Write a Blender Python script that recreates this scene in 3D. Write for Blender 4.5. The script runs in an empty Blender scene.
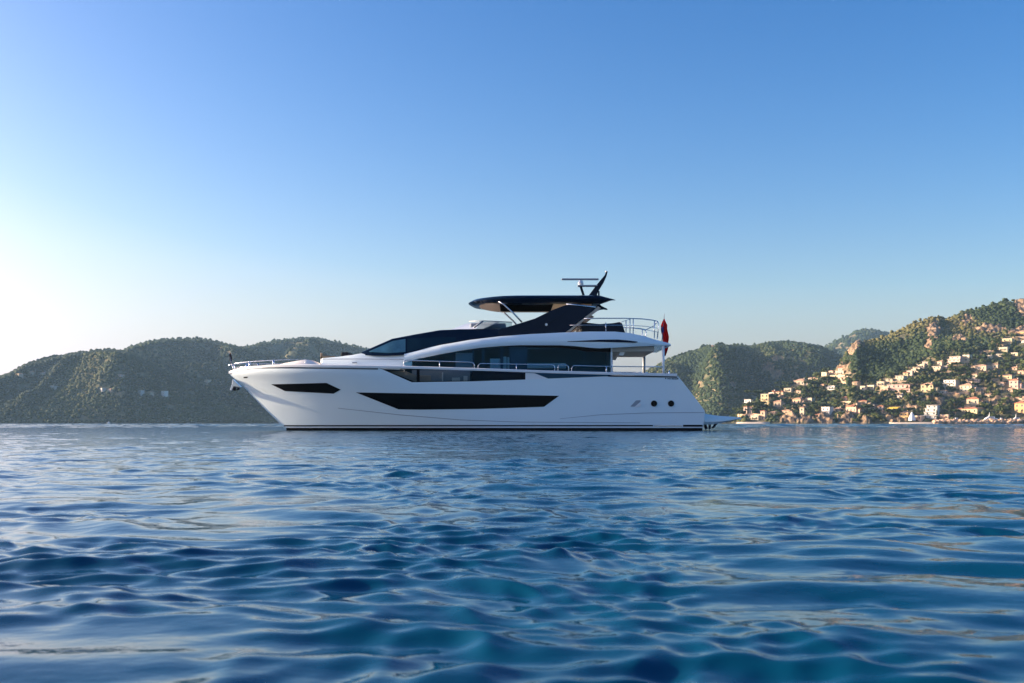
import bpy, bmesh, math, random
import numpy as np
from mathutils import Vector
random.seed(5)
R = math.radians
sc = bpy.context.scene
COL = sc.collection
# ------------------------------------------------------------------ camera
F = 1024*35/36.0          # focal length in pixels
CH = 0.42                 # camera height over the water
HOR = 423.0               # picture row of the horizon
cam_d = bpy.data.cameras.new('camera'); cam = bpy.data.objects.new('camera', cam_d); COL.objects.link(cam)
cam.location = (0, 0, CH); cam.rotation_euler = (R(90), 0, 0)
cam_d.lens = 35; cam_d.sensor_width = 36; cam_d.shift_y = (HOR-341.5)/1024
cam_d.clip_start = 0.05; cam_d.clip_end = 40000
cam_d.dof.use_dof = True; cam_d.dof.focus_distance = 40; cam_d.dof.aperture_fstop = 8.0
sc.camera = cam
# ------------------------------------------------------------------ sky, sun, exposure
SUN_EL, SUN_AZ = R(14), R(-79)         # azimuth from +Y towards +X
w = bpy.data.worlds.new("World"); sc.world = w; w.use_nodes = True
nt = w.node_tree; nt.nodes.clear()
sky = nt.nodes.new('ShaderNodeTexSky'); sky.sky_type = 'NISHITA'; sky.sun_disc = False
sky.sun_elevation = SUN_EL; sky.sun_rotation = SUN_AZ
sky.air_density = 1.0; sky.dust_density = 2.5; sky.ozone_density = 1.0; sky.altitude = 0
hs = nt.nodes.new('ShaderNodeHueSaturation'); hs.inputs['Saturation'].default_value = 1.6
# richer blue overhead, whiter (less yellow) near the sun's horizon
sp = nt.nodes.new('ShaderNodeSeparateColor'); dv = nt.nodes.new('ShaderNodeMath'); dv.operation = 'DIVIDE'
mr = nt.nodes.new('ShaderNodeMapRange'); mr.inputs['From Min'].default_value = 0.6; mr.inputs['From Max'].default_value = 1.3; mr.inputs['To Min'].default_value = 0.45; mr.inputs['To Max'].default_value = 1.66
nt.links.new(sky.outputs[0], sp.inputs[0]); nt.links.new(sp.outputs[2], dv.inputs[0]); nt.links.new(sp.outputs[0], dv.inputs[1]); nt.links.new(dv.outputs[0], mr.inputs['Value']); nt.links.new(mr.outputs[0], hs.inputs['Saturation'])
tn = nt.nodes.new('ShaderNodeMix'); tn.data_type = 'RGBA'; tn.blend_type = 'MULTIPLY'; tn.inputs[0].default_value = 1; tn.inputs[7].default_value = (1.05, 0.985, 1.20, 1)
bg = nt.nodes.new('ShaderNodeBackground'); bg.inputs['Strength'].default_value = 0.070
out = nt.nodes.new('ShaderNodeOutputWorld')
nt.links.new(sky.outputs[0], hs.inputs['Color']); gm = nt.nodes.new('ShaderNodeGamma'); gm.inputs[1].default_value = 1.2; nt.links.new(hs.outputs[0], gm.inputs[0]); nt.links.new(gm.outputs[0], tn.inputs[6]); nt.links.new(tn.outputs[2], bg.inputs[0]); nt.links.new(bg.outputs[0], out.inputs[0])
sd = bpy.data.lights.new('sun', 'SUN'); sun = bpy.data.objects.new('sun', sd); COL.objects.link(sun)
sd.energy = 5.0; sd.angle = R(0.5); sd.color = (1.0, 0.77, 0.50)
sdir = Vector((math.sin(SUN_AZ)*math.cos(SUN_EL), math.cos(SUN_AZ)*math.cos(SUN_EL), math.sin(SUN_EL)))
sun.rotation_euler = sdir.to_track_quat('Z', 'Y').to_euler()
sc.view_settings.view_transform = 'Standard'; sc.view_settings.look = 'None'
sc.view_settings.exposure = 1.29; sc.view_settings.gamma = 1.0
try: sc.view_settings.use_curve_mapping = False
except Exception: pass
sc.render.engine = 'CYCLES'
sc.cycles.use_denoising = True
sc.cycles.max_bounces = 8; sc.cycles.transparent_max_bounces = 12; sc.cycles.volume_bounces = 1
sc.cycles.caustics_reflective = True; sc.cycles.sample_clamp_indirect = 6.0

# ------------------------------------------------------------------ helpers
def mat(name, col, rough=0.5, metal=0.0, spec=0.5, noise=0.0, nscale=3.0, coat=0.0, ior=None):
    m = bpy.data.materials.new(name); m.use_nodes = True
    n = m.node_tree.nodes; l = m.node_tree.links; b = n['Principled BSDF']
    b.inputs['Roughness'].default_value = rough; b.inputs['Metallic'].default_value = metal
    b.inputs['Specular IOR Level'].default_value = spec
    b.inputs['Coat Weight'].default_value = coat; b.inputs['Coat Roughness'].default_value = 0.04
    if ior: b.inputs['IOR'].default_value = ior
    if noise:
        tc = n.new('ShaderNodeTexCoord'); t = n.new('ShaderNodeTexNoise'); t.inputs['Scale'].default_value = nscale
        t.inputs['Detail'].default_value = 5; t.inputs['Roughness'].default_value = 0.6
        l.new(tc.outputs['Object'], t.inputs['Vector'])
        mx = n.new('ShaderNodeMix'); mx.data_type = 'RGBA'
        mx.inputs[6].default_value = tuple(max(0, c*(1-noise)) for c in col)+(1,)
        mx.inputs[7].default_value = tuple(min(1, c*(1+noise)) for c in col)+(1,)
        l.new(t.outputs['Fac'], mx.inputs[0]); l.new(mx.outputs[2], b.inputs['Base Color'])
    else:
        b.inputs['Base Color'].default_value = tuple(col)+(1,)
    return m

def mesh_obj(name, verts, faces, m, parent=None, loc=None, smooth=False, sharp=None, bevel=0, mats=None, midx=None):
    me = bpy.data.meshes.new(name)
    me.from_pydata([tuple(v) for v in verts], [], faces)
    bm = bmesh.new(); bm.from_mesh(me); bmesh.ops.recalc_face_normals(bm, faces=bm.faces); bm.to_mesh(me); bm.free()
    for mm in (mats or [m]): me.materials.append(mm)
    if midx is not None: me.polygons.foreach_set('material_index', midx)
    if smooth:
        me.polygons.foreach_set('use_smooth', [True]*len(me.polygons))
        if sharp: me.set_sharp_from_angle(angle=R(sharp))
    o = bpy.data.objects.new(name, me); COL.objects.link(o)
    if parent: o.parent = parent
    if loc is not None: o.location = loc
    if bevel:
        bv = o.modifiers.new('bevel', 'BEVEL'); bv.width = bevel; bv.segments = 2; bv.limit_method = 'ANGLE'
    return o

def big_mesh(name, V, T, m, smooth=False, attr=None, quads=False):
    """fast mesh from numpy arrays; attr: dict name -> per vertex float"""
    n = 4 if quads else 3
    me = bpy.data.meshes.new(name)
    me.vertices.add(len(V)); me.vertices.foreach_set('co', np.ascontiguousarray(V, np.float32).ravel())
    me.loops.add(len(T)*n); me.loops.foreach_set('vertex_index', np.ascontiguousarray(T, np.int32).ravel())
    me.polygons.add(len(T)); me.polygons.foreach_set('loop_start', np.arange(0, len(T)*n, n, dtype=np.int32))
    if smooth: me.polygons.foreach_set('use_smooth', np.ones(len(T), bool))
    me.update(calc_edges=True)
    for k, a in (attr or {}).items():
        at = me.attributes.new(k, 'FLOAT', 'POINT'); at.data.foreach_set('value', np.ascontiguousarray(a, np.float32))
    me.materials.append(m)
    o = bpy.data.objects.new(name, me); COL.objects.link(o)
    return o

def tag(o, label, cat, group=None):
    o['label'] = label; o['category'] = cat
    o['kind'] = 'thing'
    if group: o['group'] = group
    return o
def empty(name, loc=(0, 0, 0), rz=0):
    o = bpy.data.objects.new(name, None); COL.objects.link(o); o.location = loc; o.rotation_euler = (0, 0, rz); o.empty_display_size = 0.5
    return o

class MB:
    def __init__(s): s.v = []; s.f = []
    def add(s, V, Fc):
        b = len(s.v); s.v += [tuple(p) for p in V]; s.f += [tuple(i+b for i in f) for f in Fc]; return s
    def box(s, x0, x1, y0, y1, z0, z1):
        return s.add([(x0,y0,z0),(x1,y0,z0),(x1,y1,z0),(x0,y1,z0),(x0,y0,z1),(x1,y0,z1),(x1,y1,z1),(x0,y1,z1)],
                     [(0,3,2,1),(4,5,6,7),(0,1,5,4),(1,2,6,5),(2,3,7,6),(3,0,4,7)])
    def tube(s, pts, r, n=8):
        pts = [Vector(p) for p in pts]; V = []; Fc = []
        rr = r if isinstance(r, (list, tuple)) else [r]*len(pts)
        for i, p in enumerate(pts):
            d = (pts[min(i+1, len(pts)-1)]-pts[max(i-1, 0)]).normalized()
            a = d.cross(Vector((0, 1, 0)));
            if a.length < 0.1: a = d.cross(Vector((0, 0, 1)))
            a.normalize(); b = d.cross(a)
            for k in range(n):
                t = 2*math.pi*k/n; V.append(p+(a*math.cos(t)+b*math.sin(t))*rr[i])
        for i in range(len(pts)-1):
            for k in range(n):
                Fc.append((i*n+k, i*n+(k+1) % n, (i+1)*n+(k+1) % n, (i+1)*n+k))
        Fc.append(tuple(range(n))[::-1]); Fc.append(tuple(range((len(pts)-1)*n, len(pts)*n)))
        return s.add(V, Fc)
    def loft(s, rings, caps=True):
        n = len(rings[0]); V = [p for r in rings for p in r]; Fc = []
        for i in range(len(rings)-1):
            for k in range(n):
                Fc.append((i*n+k, i*n+(k+1) % n, (i+1)*n+(k+1) % n, (i+1)*n+k))
        if caps: Fc.append(tuple(range(n))[::-1]); Fc.append(tuple(range((len(rings)-1)*n, len(rings)*n)))
        return s.add(V, Fc)
    def build(s, name, m, parent=None, smooth=False, sharp=None, bevel=0):
        return mesh_obj(name, s.v, s.f, m, parent, None, smooth, sharp, bevel)

# value noise fbm, vectorised
def _hash(ix, iy, seed):
    h = (ix.astype(np.int64)*374761393 + iy.astype(np.int64)*668265263 + seed*1442695041) & 0x7fffffff
    h = ((h ^ (h >> 13))*1274126177) & 0x7fffffff
    return ((h ^ (h >> 16)) & 0xffff)/65535.0
def vnoise(x, y, seed=0):
    ix = np.floor(x); iy = np.floor(y); fx = x-ix; fy = y-iy
    fx = fx*fx*fx*(fx*(fx*6-15)+10); fy = fy*fy*fy*(fy*(fy*6-15)+10)
    a = _hash(ix, iy, seed); b = _hash(ix+1, iy, seed); c = _hash(ix, iy+1, seed); d = _hash(ix+1, iy+1, seed)
    return (a*(1-fx)+b*fx)*(1-fy)+(c*(1-fx)+d*fx)*fy
def fbm(x, y, seed=0, octv=4):
    t = 0; amp = 0.5; 
    for o in range(octv):
        t = t+amp*vnoise(x, y, seed+o*17); x = x*2.03+3.1; y = y*2.03+7.7; amp *= 0.5
    return t/(1-0.5**octv)
def interp(pts, x):
    return np.interp(x, [p[0] for p in pts], [p[1] for p in pts])
def sstep(a, b, x):
    t = np.clip((x-a)/(b-a), 0, 1); return t*t*(3-2*t)
rng = np.random.default_rng(11)

# ------------------------------------------------------------------ materials
def m_water():
    m = bpy.data.materials.new('sea_water'); m.use_nodes = True
    n = m.node_tree.nodes; l = m.node_tree.links; b = n['Principled BSDF']
    b.inputs['Base Color'].default_value = (0.001, 0.045, 0.092, 1)
    b.inputs['Roughness'].default_value = 0.03; b.inputs['IOR'].default_value = 1.33
    tc = n.new('ShaderNodeTexCoord')
    prev = None
    # wind ripples: stronger out in the open bay than in the sheltered water close in
    ln = n.new('ShaderNodeVectorMath'); ln.operation = 'LENGTH'; l.new(tc.outputs['Object'], ln.inputs[0])
    for (sx, sy, d0, d1, det, scl) in ((1.0, 1.5, 0.003, 0.20, 4, 2.6), (1.0, 1.6, 0.0024, 0.02, 1.5, 8.0), (1.0, 1.5, 0.0006, 0.002, 2, 26.0)):
        mp = n.new('ShaderNodeMapping'); mp.inputs['Scale'].default_value = (sx, sy, 1); mp.inputs['Rotation'].default_value = (0, 0, R(12 if scl < 5 else -20))
        l.new(tc.outputs['Object'], mp.inputs['Vector'])
        t = n.new('ShaderNodeTexNoise'); t.inputs['Scale'].default_value = scl; t.inputs['Detail'].default_value = det; t.inputs['Roughness'].default_value = 0.55
        l.new(mp.outputs[0], t.inputs['Vector'])
        mr = n.new('ShaderNodeMapRange'); mr.inputs['From Min'].default_value = 4; mr.inputs['From Max'].default_value = 110; mr.inputs['To Min'].default_value = d0; mr.inputs['To Max'].default_value = d1
        l.new(ln.outputs['Value'], mr.inputs['Value'])
        bp = n.new('ShaderNodeBump'); bp.inputs['Strength'].default_value = 1.0; l.new(mr.outputs[0], bp.inputs['Distance'])
        l.new(t.outputs['Fac'], bp.inputs['Height'])
        if prev: l.new(prev.outputs[0], bp.inputs['Normal'])
        prev = bp
    l.new(prev.outputs[0], b.inputs['Normal'])
    return m
def m_terrain():
    m = bpy.data.materials.new('hillside_ground'); m.use_nodes = True
    n = m.node_tree.nodes; l = m.node_tree.links; b = n['Principled BSDF']; b.inputs['Roughness'].default_value = 0.95
    tc = n.new('ShaderNodeTexCoord'); t = n.new('ShaderNodeTexNoise'); t.inputs['Scale'].default_value = 0.035; t.inputs['Detail'].default_value = 8; t.inputs['Roughness'].default_value = 0.7
    l.new(tc.outputs['Object'], t.inputs['Vector'])
    cr = n.new('ShaderNodeValToRGB'); cr.color_ramp.elements[0].position = 0.35; cr.color_ramp.elements[0].color = (0.03, 0.045, 0.018, 1)
    cr.color_ramp.elements[1].position = 0.62; cr.color_ramp.elements[1].color = (0.26, 0.19, 0.10, 1)
    e = cr.color_ramp.elements.new(0.5); e.color = (0.11, 0.10, 0.045, 1)
    l.new(t.outputs['Fac'], cr.inputs[0])
    t2 = n.new('ShaderNodeTexNoise'); t2.inputs['Scale'].default_value = 0.12; t2.inputs['Detail'].default_value = 8; t2.inputs['Roughness'].default_value = 0.75
    l.new(tc.outputs['Object'], t2.inputs['Vector'])
    cr2 = n.new('ShaderNodeValToRGB'); cr2.color_ramp.elements[0].position = 0.40; cr2.color_ramp.elements[0].color = (0.10, 0.065, 0.04, 1)
    cr2.color_ramp.elements[1].position = 0.60; cr2.color_ramp.elements[1].color = (0.38, 0.26, 0.155, 1)
    l.new(t2.outputs['Fac'], cr2.inputs[0])
    at = n.new('ShaderNodeAttribute'); at.attribute_name = 'rock'
    mx = n.new('ShaderNodeMix'); mx.data_type = 'RGBA'
    l.new(at.outputs['Fac'], mx.inputs[0]); l.new(cr.outputs[0], mx.inputs[6]); l.new(cr2.outputs[0], mx.inputs[7]); l.new(mx.outputs[2], b.inputs['Base Color'])
    bp = n.new('ShaderNodeBump'); bp.inputs['Distance'].default_value = 3.0; bp.inputs['Strength'].default_value = 0.6
    l.new(t2.outputs['Fac'], bp.inputs['Height']); l.new(bp.outputs[0], b.inputs['Normal'])
    return m
def m_foliage(name, c0, c1, c2):
    m = bpy.data.materials.new(name); m.use_nodes = True
    n = m.node_tree.nodes; l = m.node_tree.links; b = n['Principled BSDF']; b.inputs['Roughness'].default_value = 0.85
    b.inputs['Specular IOR Level'].default_value = 0.15
    at = n.new('ShaderNodeAttribute'); at.attribute_name = 'tint'
    cr = n.new('ShaderNodeValToRGB'); cr.color_ramp.elements[0].color = c0+(1,); cr.color_ramp.elements[1].color = c2+(1,)
    e = cr.color_ramp.elements.new(0.55); e.color = c1+(1,)
    l.new(at.outputs['Fac'], cr.inputs[0]); l.new(cr.outputs[0], b.inputs['Base Color'])
    return m
M = {}
M['water'] = m_water(); M['ground'] = m_terrain()
M['forest'] = m_foliage('forest_foliage', (0.014, 0.028, 0.013), (0.036, 0.055, 0.020), (0.135, 0.12, 0.045))
M['pine'] = m_foliage('pine_foliage', (0.014, 0.028, 0.011), (0.032, 0.05, 0.018), (0.06, 0.08, 0.028))
M['leaf'] = m_foliage('broadleaf_foliage', (0.04, 0.06, 0.018), (0.09, 0.12, 0.035), (0.16, 0.17, 0.055))
M['bark'] = mat('bark', (0.09, 0.06, 0.04), 0.9, noise=0.4)
M['gel'] = mat('white_gelcoat', (0.74, 0.84, 0.87), 0.12, coat=0.6, noise=0.025, nscale=0.5)
M['cap'] = mat('white_cap_paint', (0.82, 0.82, 0.81), 0.2, coat=0.4, noise=0.02, nscale=1.0)
M['navy'] = mat('dark_blue_paint', (0.003, 0.011, 0.030), 0.14, spec=0.10, coat=0.0, noise=0.2, nscale=0.8)
M['black'] = mat('black_trim', (0.003, 0.003, 0.005), 0.35, spec=0.1, noise=0.2)
M['blind'] = mat('black_roof_blind', (0.003, 0.003, 0.004), 1.0, spec=0.0, noise=0.2)
M['hullglass'] = mat('black_hull_glass', (0.002, 0.002, 0.003), 0.28, spec=0.12, noise=0.2)
M['steel'] = mat('polished_steel', (0.75, 0.76, 0.78), 0.18, metal=1.0, noise=0.03)
M['grey'] = mat('grey_paint', (0.30, 0.33, 0.37), 0.35, noise=0.1)
M['beige'] = mat('beige_headlining', (0.62, 0.46, 0.34), 0.6, noise=0.08, nscale=4)
M['teak'] = mat('teak', (0.42, 0.27, 0.15), 0.6, noise=0.25, nscale=6)
M['cushion'] = mat('cream_cushion', (0.82, 0.77, 0.72), 0.8, noise=0.06, nscale=5)
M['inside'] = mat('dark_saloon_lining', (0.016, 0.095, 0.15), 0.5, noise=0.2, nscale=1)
M['pale'] = mat('pale_cabinet', (0.75, 0.80, 0.78), 0.5, noise=0.05)
M['red'] = mat('red_flag_cloth', (0.95, 0.02, 0.025), 0.8, noise=0.15, nscale=5)
_n = M['red'].node_tree.nodes; _l = M['red'].node_tree.links
_t = _n.new('ShaderNodeBsdfTranslucent'); _t.inputs[0].default_value = (0.9, 0.02, 0.02, 1); _m = _n.new('ShaderNodeMixShader'); _m.inputs[0].default_value = 0.6
_l.new(_n['Principled BSDF'].outputs[0], _m.inputs[1]); _l.new(_t.outputs[0], _m.inputs[2]); _l.new(_m.outputs[0], _n['Material Output'].inputs[0])
M['flagblue'] = mat('blue_flag_cloth', (0.03, 0.04, 0.16), 0.8, noise=0.2)
M['darkcloth'] = mat('dark_cloth', (0.012, 0.013, 0.018), 0.9, noise=0.3)
M['line'] = mat('grey_groove', (0.22, 0.26, 0.31), 0.4, noise=0.1)
M['under'] = mat('cream_overhead', (0.52, 0.46, 0.39), 0.5, noise=0.05)
def m_glass(name, tint, gl=0.5):
    m = bpy.data.materials.new(name); m.use_nodes = True
    n = m.node_tree.nodes; l = m.node_tree.links; n.clear()
    o = n.new('ShaderNodeOutputMaterial'); tr = n.new('ShaderNodeBsdfTransparent'); tr.inputs[0].default_value = tint+(1,)
    g = n.new('ShaderNodeBsdfGlossy'); g.inputs['Roughness'].default_value = 0.03; g.inputs[0].default_value = (0.22, 0.50, 0.80, 1)
    fr = n.new('ShaderNodeFresnel'); fr.inputs[0].default_value = 1.28
    tx = n.new('ShaderNodeTexNoise'); tx.inputs['Scale'].default_value = 0.4
    bp = n.new('ShaderNodeBump'); bp.inputs['Distance'].default_value = 0.004; l.new(tx.outputs['Fac'], bp.inputs['Height']); l.new(bp.outputs[0], g.inputs['Normal'])
    mx = n.new('ShaderNodeMixShader'); l.new(fr.outputs[0], mx.inputs[0]); l.new(tr.outputs[0], mx.inputs[1]); l.new(g.outputs[0], mx.inputs[2]); l.new(mx.outputs[0], o.inputs[0])
    return m
M['saloonglass'] = m_glass('tinted_saloon_glass', (0.66, 0.82, 0.88))
M['clearglass'] = m_glass('clear_glass', (0.72, 0.78, 0.80))
# ------------------------------------------------------------------ the sea
def build_water():
    a = np.concatenate([np.linspace(-180, -42, 36, endpoint=False), np.linspace(-42, 42, 900, endpoint=False), np.linspace(42, 180, 36, endpoint=False)])
    a = np.radians(a); na = len(a)
    r = [0.25]
    while r[-1] < 420: r.append(r[-1]*1.0055)
    while r[-1] < 12000: r.append(r[-1]*1.035)
    r = np.array(r); nr = len(r)
    Rr, A = np.meshgrid(r, a, indexing='ij')
    X = Rr*np.sin(A); Y = Rr*np.cos(A)
    sp = Rr*0.0055
    Z = np.zeros_like(X); DX = np.zeros_like(X); DY = np.zeros_like(X)
    g = np.random.default_rng(23)
    N = 96
    # domain warp so that crests are irregular
    wx = X+0.55*(fbm(X*0.5, Y*0.5, 3, 3)-0.5)*2; wy = Y+0.55*(fbm(X*0.5+9, Y*0.5, 8, 3)-0.5)*2
    patch = 2.0*sstep(0.36, 0.62, fbm(X*0.9+4, Y*0.7, 61, 4))
    env = 0.55+0.9*fbm(X*0.16, Y*0.22, 31, 3)
    for i in range(N+26):
        u = (i+g.random())/N
        lam = 0.075*(1.5/0.075)**u if i < N else g.uniform(2.6, 8.0)
        th = g.normal(0, 0.5)+R(190)          # travelling mostly towards the camera
        if g.random() < 0.18: th += g.normal(0, 1.0)
        k = 2*math.pi/lam
        slope = 0.0225*(0.75 if lam < 0.16 else 1.0 if lam < 0.42 else 0.75 if lam < 0.62 else 0.5 if lam < 1.0 else 0.38)
        amp = slope/k
        wgt = sstep(2.2, 5.0, lam/sp)*(1-sstep(150, 420, Rr))
        if i >= N:      # the longer chop of the open bay, beyond the anchorage
            amp = 0.024/k; wgt = sstep(2.2, 4.0, lam/sp)*sstep(58, 130, Rr)
        rows = np.where(wgt[:, 0] > 1e-3)[0]
        if not len(rows): continue
        q0, q1 = rows[0], rows[-1]+1; sl = slice(q0, q1)
        ph = k*(wx[sl]*math.sin(th)+wy[sl]*math.cos(th))+g.random()*6.283
        # short ripples come in patches
        wv = wgt[sl]*(patch[sl] if lam < 0.22 else 1.0)
        Z[sl] += amp*wv*np.cos(ph)
        q = 0.8*amp*wv*np.sin(ph); DX[sl] -= q*math.sin(th); DY[sl] -= q*math.cos(th)
    Z = Z*env; X = X+DX*env; Y = Y+DY*env
    V = np.stack([X, Y, Z], -1).reshape(-1, 3)
    i = np.arange(nr-1)[:, None]*na; j = np.arange(na)[None, :]; j2 = (j+1) % na
    Q = np.stack([i+j, i+j2, i+na+j2, i+na+j], -1).reshape(-1, 4)[:, ::-1]
    V = np.vstack([V, [[0, 0, 0]]]); 
    o = big_mesh('water', V, Q, M['water'], smooth=True, quads=True)
    o['kind'] = 'structure'
    return o
build_water()

# ------------------------------------------------------------------ the air
HAZE = 0.00006
def build_haze():
    mb = MB().box(-4500, 4500, -1500, 3800, -6, 420)
    m = bpy.data.materials.new('sea_haze'); m.use_nodes = True
    n = m.node_tree.nodes; l = m.node_tree.links; n.clear()
    o = n.new('ShaderNodeOutputMaterial'); v = n.new('ShaderNodeVolumePrincipled')
    v.inputs['Color'].default_value = (0.46, 0.74, 1.0, 1); v.inputs['Density'].default_value = HAZE; v.inputs['Anisotropy'].default_value = 0.070
    l.new(v.outputs[0], o.inputs['Volume'])
    h = mb.build('haze', m); h['kind'] = 'stuff'
build_haze()
# ------------------------------------------------------------------ hills
class Hill:
    """a coast slope: foot line at distance ys(px), crest at yr(px) with its skyline row"""
    def __init__(s, sky, ys, yr, p=0.95, spur=0.3, seed=1, rocks=(), relief=(), off=2.2):
        s.off = off
        s.sky, s.ys, s.yr, s.p, s.spur, s.seed, s.rocks, s.relief = sky, ys, yr, p, spur, seed, rocks, relief
    def z(s, px, v):
        px, v = np.broadcast_arrays(np.asarray(px, float), np.asarray(v, float))
        ys = interp(s.ys, px); yr = interp(s.yr, px); Y = ys+(yr-ys)*v
        X = (px-512)*Y/F
        zr = CH+(HOR-interp(s.sky, px))*yr/F
        vv = np.clip(v, 0, 1)
        base = zr*np.where(v <= 1, vv**s.p, 1-(v-1)*1.1)
        n1 = fbm(X/210., Y/210., s.seed, 4)-0.5
        n2 = 1-np.abs(fbm(X/130.+5, Y/330., s.seed+50, 3)-0.5)*4
        env = np.clip(4*vv*(1-vv), 0, 1)
        zz = base+zr*s.spur*env*(n1*1.2+n2*0.35)
        for (cx, cv, rx, rv, a) in s.relief:
            zz = zz+a*zr*np.exp(-((px-cx)/rx)**2-((v-cv)/rv)**2)
        zz = zz+(fbm(X/24., Y/24., s.seed+90, 3)-0.5)*np.minimum(5, zr*0.08)*np.clip(vv*6, 0, 1)
        cap = CH+(HOR-interp(s.sky, px)-s.off-3.0*np.clip(1-v, 0, 1))*Y/F
        zz = np.where(v <= 1.0, np.minimum(zz, np.maximum(cap, 0.8)), zz)
        zz = np.where(v < 0.02, np.minimum(zz, 0.6+60*v), np.maximum(zz, 0.8))
        return X, Y, zz
    def at(s, px, py, vmax=1.0):
        """first point of the slope that the line of sight through (px, py) meets"""
        v = np.linspace(0.0, vmax, 700); X, Y, Z = s.z(np.full_like(v, px), v)
        rows = HOR-(Z-CH)*F/Y
        k = np.argmax(rows <= py)
        if rows[k] > py: k = len(v)-1
        return float(X[k]), float(Y[k]), float(Z[k]), float(v[k])
    def rockmask(s, px, py, X=None, Y=None):
        m = np.zeros_like(px, dtype=float)
        for (cx, cy, rx, ry) in s.rocks:
            d = ((px-cx)/(rx*1.35))**2+((py-cy)/(ry*1.35))**2
            jit = fbm(px*0.5, py*0.5, 77, 4)*1.6
            m = np.maximum(m, 1-sstep(0.45, 0.9, d+jit-0.8))
        return m
    def build(s, x0, x1, ncol, nrow, name='hill'):
        px = np.linspace(x0, x1, ncol); v = np.concatenate([np.linspace(-0.03, 1, nrow), np.linspace(1.02, 1.6, 16)])
        P, Vv = np.meshgrid(px, v, indexing='ij')
        X, Y, Z = s.z(P, Vv); Z = np.where(Vv < 0, -2.0, Z)
        py = HOR-(Z-CH)*F/Y
        rk = s.rockmask(P, py)
        Z = Z+rk*(fbm(X/4., Y/7., 41, 4)-0.35)*9
        n0, n1 = P.shape
        i = np.arange(n0-1)[:, None]*n1; j = np.arange(n1-1)[None, :]
        Q = np.stack([i+j, i+n1+j, i+n1+j+1, i+j+1], -1).reshape(-1, 4)
        o = big_mesh(name, np.stack([X, Y, Z], -1).reshape(-1, 3), Q, M['ground'], smooth=True, attr={'rock': rk.ravel()}, quads=True)
        o['kind'] = 'structure'
        return o
def ico(sub):
    bm = bmesh.new(); bmesh.ops.create_icosphere(bm, subdivisions=sub, radius=1)
    V = np.array([v.co[:] for v in bm.verts]); T = np.array([[v.index for v in f.verts] for f in bm.faces]); bm.free(); return V, T
ICV, ICT = ico(2); IC1 = ico(1)
def blobs(P, rad, hgt, tint, name, base=None):
    """many uneven tree crowns merged: the far wood"""
    ICV, ICT = base or (globals()["ICV"], globals()["ICT"])
    n = len(P); m = len(ICV)
    # eight variants of crown shape
    var = []
    g = np.random.default_rng(4)
    for k in range(10):
        f = 1+0.55*(g.random(m)-0.5)
        d = ICV*f[:, None]
        d[:, :2] *= (1+0.25*(g.random(2)-0.5))
        top = d[:, 2] > 0
        d[:, 2] *= np.where(top, 1.0, 0.55)
        var.append(d)
    var = np.array(var)
    idx = g.integers(0, 10, n); ang = g.random(n)*6.283
    D = var[idx]
    c, s_ = np.cos(ang)[:, None], np.sin(ang)[:, None]
    x = D[..., 0]*c-D[..., 1]*s_; y = D[..., 0]*s_+D[..., 1]*c
    V = np.stack([x*rad[:, None]+P[:, 0:1], y*rad[:, None]+P[:, 1:2], D[..., 2]*hgt[:, None]+P[:, 2:3]], -1).reshape(-1, 3)
    T = (ICT[None]+(np.arange(n)*m)[:, None, None]).reshape(-1, 3)
    tv = np.clip(tint[:, None]+0.25*(g.random((n, m))-0.5), 0, 1).ravel()
    o = big_mesh(name, V, T, M['forest'], attr={'tint': tv})
    o['kind'] = 'stuff'
    return o
def wood(hill, x0, x1, n, r0, r1, seed, name='forest', keep=None, tmean=0.45, base=None, thin=0.62):
    g = np.random.default_rng(seed)
    px = x0+(x1-x0)*g.random(n); v = g.random(n)**0.8*1.06
    X, Y, Z = hill.z(px, v); py = HOR-(Z-CH)*F/Y
    ok = (hill.rockmask(px, py) < 0.4) & (Z > 0.6)
    clear = fbm(X/60., Y/90., seed+5, 4)
    ok &= clear < thin+0.12*g.random(n)
    if keep is not None: ok &= keep(px, py, g)
    X, Y, Z, px, py = X[ok], Y[ok], Z[ok], px[ok], py[ok]
    k = len(X)
    rad = (r0+(r1-r0)*g.random(k)**1.6); h = rad*(0.75+0.6*g.random(k))
    big = fbm(X/110., Y/160., seed+9, 3)
    tint = np.clip(tmean+1.5*(big-0.5)+0.35*(g.random(k)-0.5), 0, 1)
    return blobs(np.stack([X, Y, Z+h*0.45], -1), rad, h, tint, name, base)

left_a = Hill([(-60, 392), (-20, 382), (0, 377), (15, 371), (25, 365), (40, 361), (60, 356), (80, 352.5), (100, 350.5), (112, 350), (125, 352), (150, 362), (180, 380), (215, 400), (260, 416), (300, 422)],
              [(-60, 1450), (300, 1500)], [(-60, 1750), (110, 1900), (300, 1640)], p=0.9, spur=0.85, seed=3)
left_b = Hill([(60, 372), (100, 356), (120, 351.5), (135, 345), (150, 341), (165, 339.5), (185, 339), (200, 339), (212, 341), (225, 344), (240, 347), (250, 349), (275, 356), (300, 366), (330, 380), (370, 400)],
              [(60, 1650), (370, 1700)], [(60, 2150), (190, 2450), (370, 2200)], p=0.9, spur=0.85, seed=7)
left_c = Hill([(200, 362), (235, 350), (250, 345.5), (260, 343), (280, 340), (300, 338), (312, 337), (325, 339), (340, 343), (360, 347), (390, 354), (430, 366), (480, 384), (540, 405), (580, 416)],
              [(200, 1900), (580, 1900)], [(200, 2700), (312, 2900), (580, 2500)], p=0.9, spur=0.7, seed=12)
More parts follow.
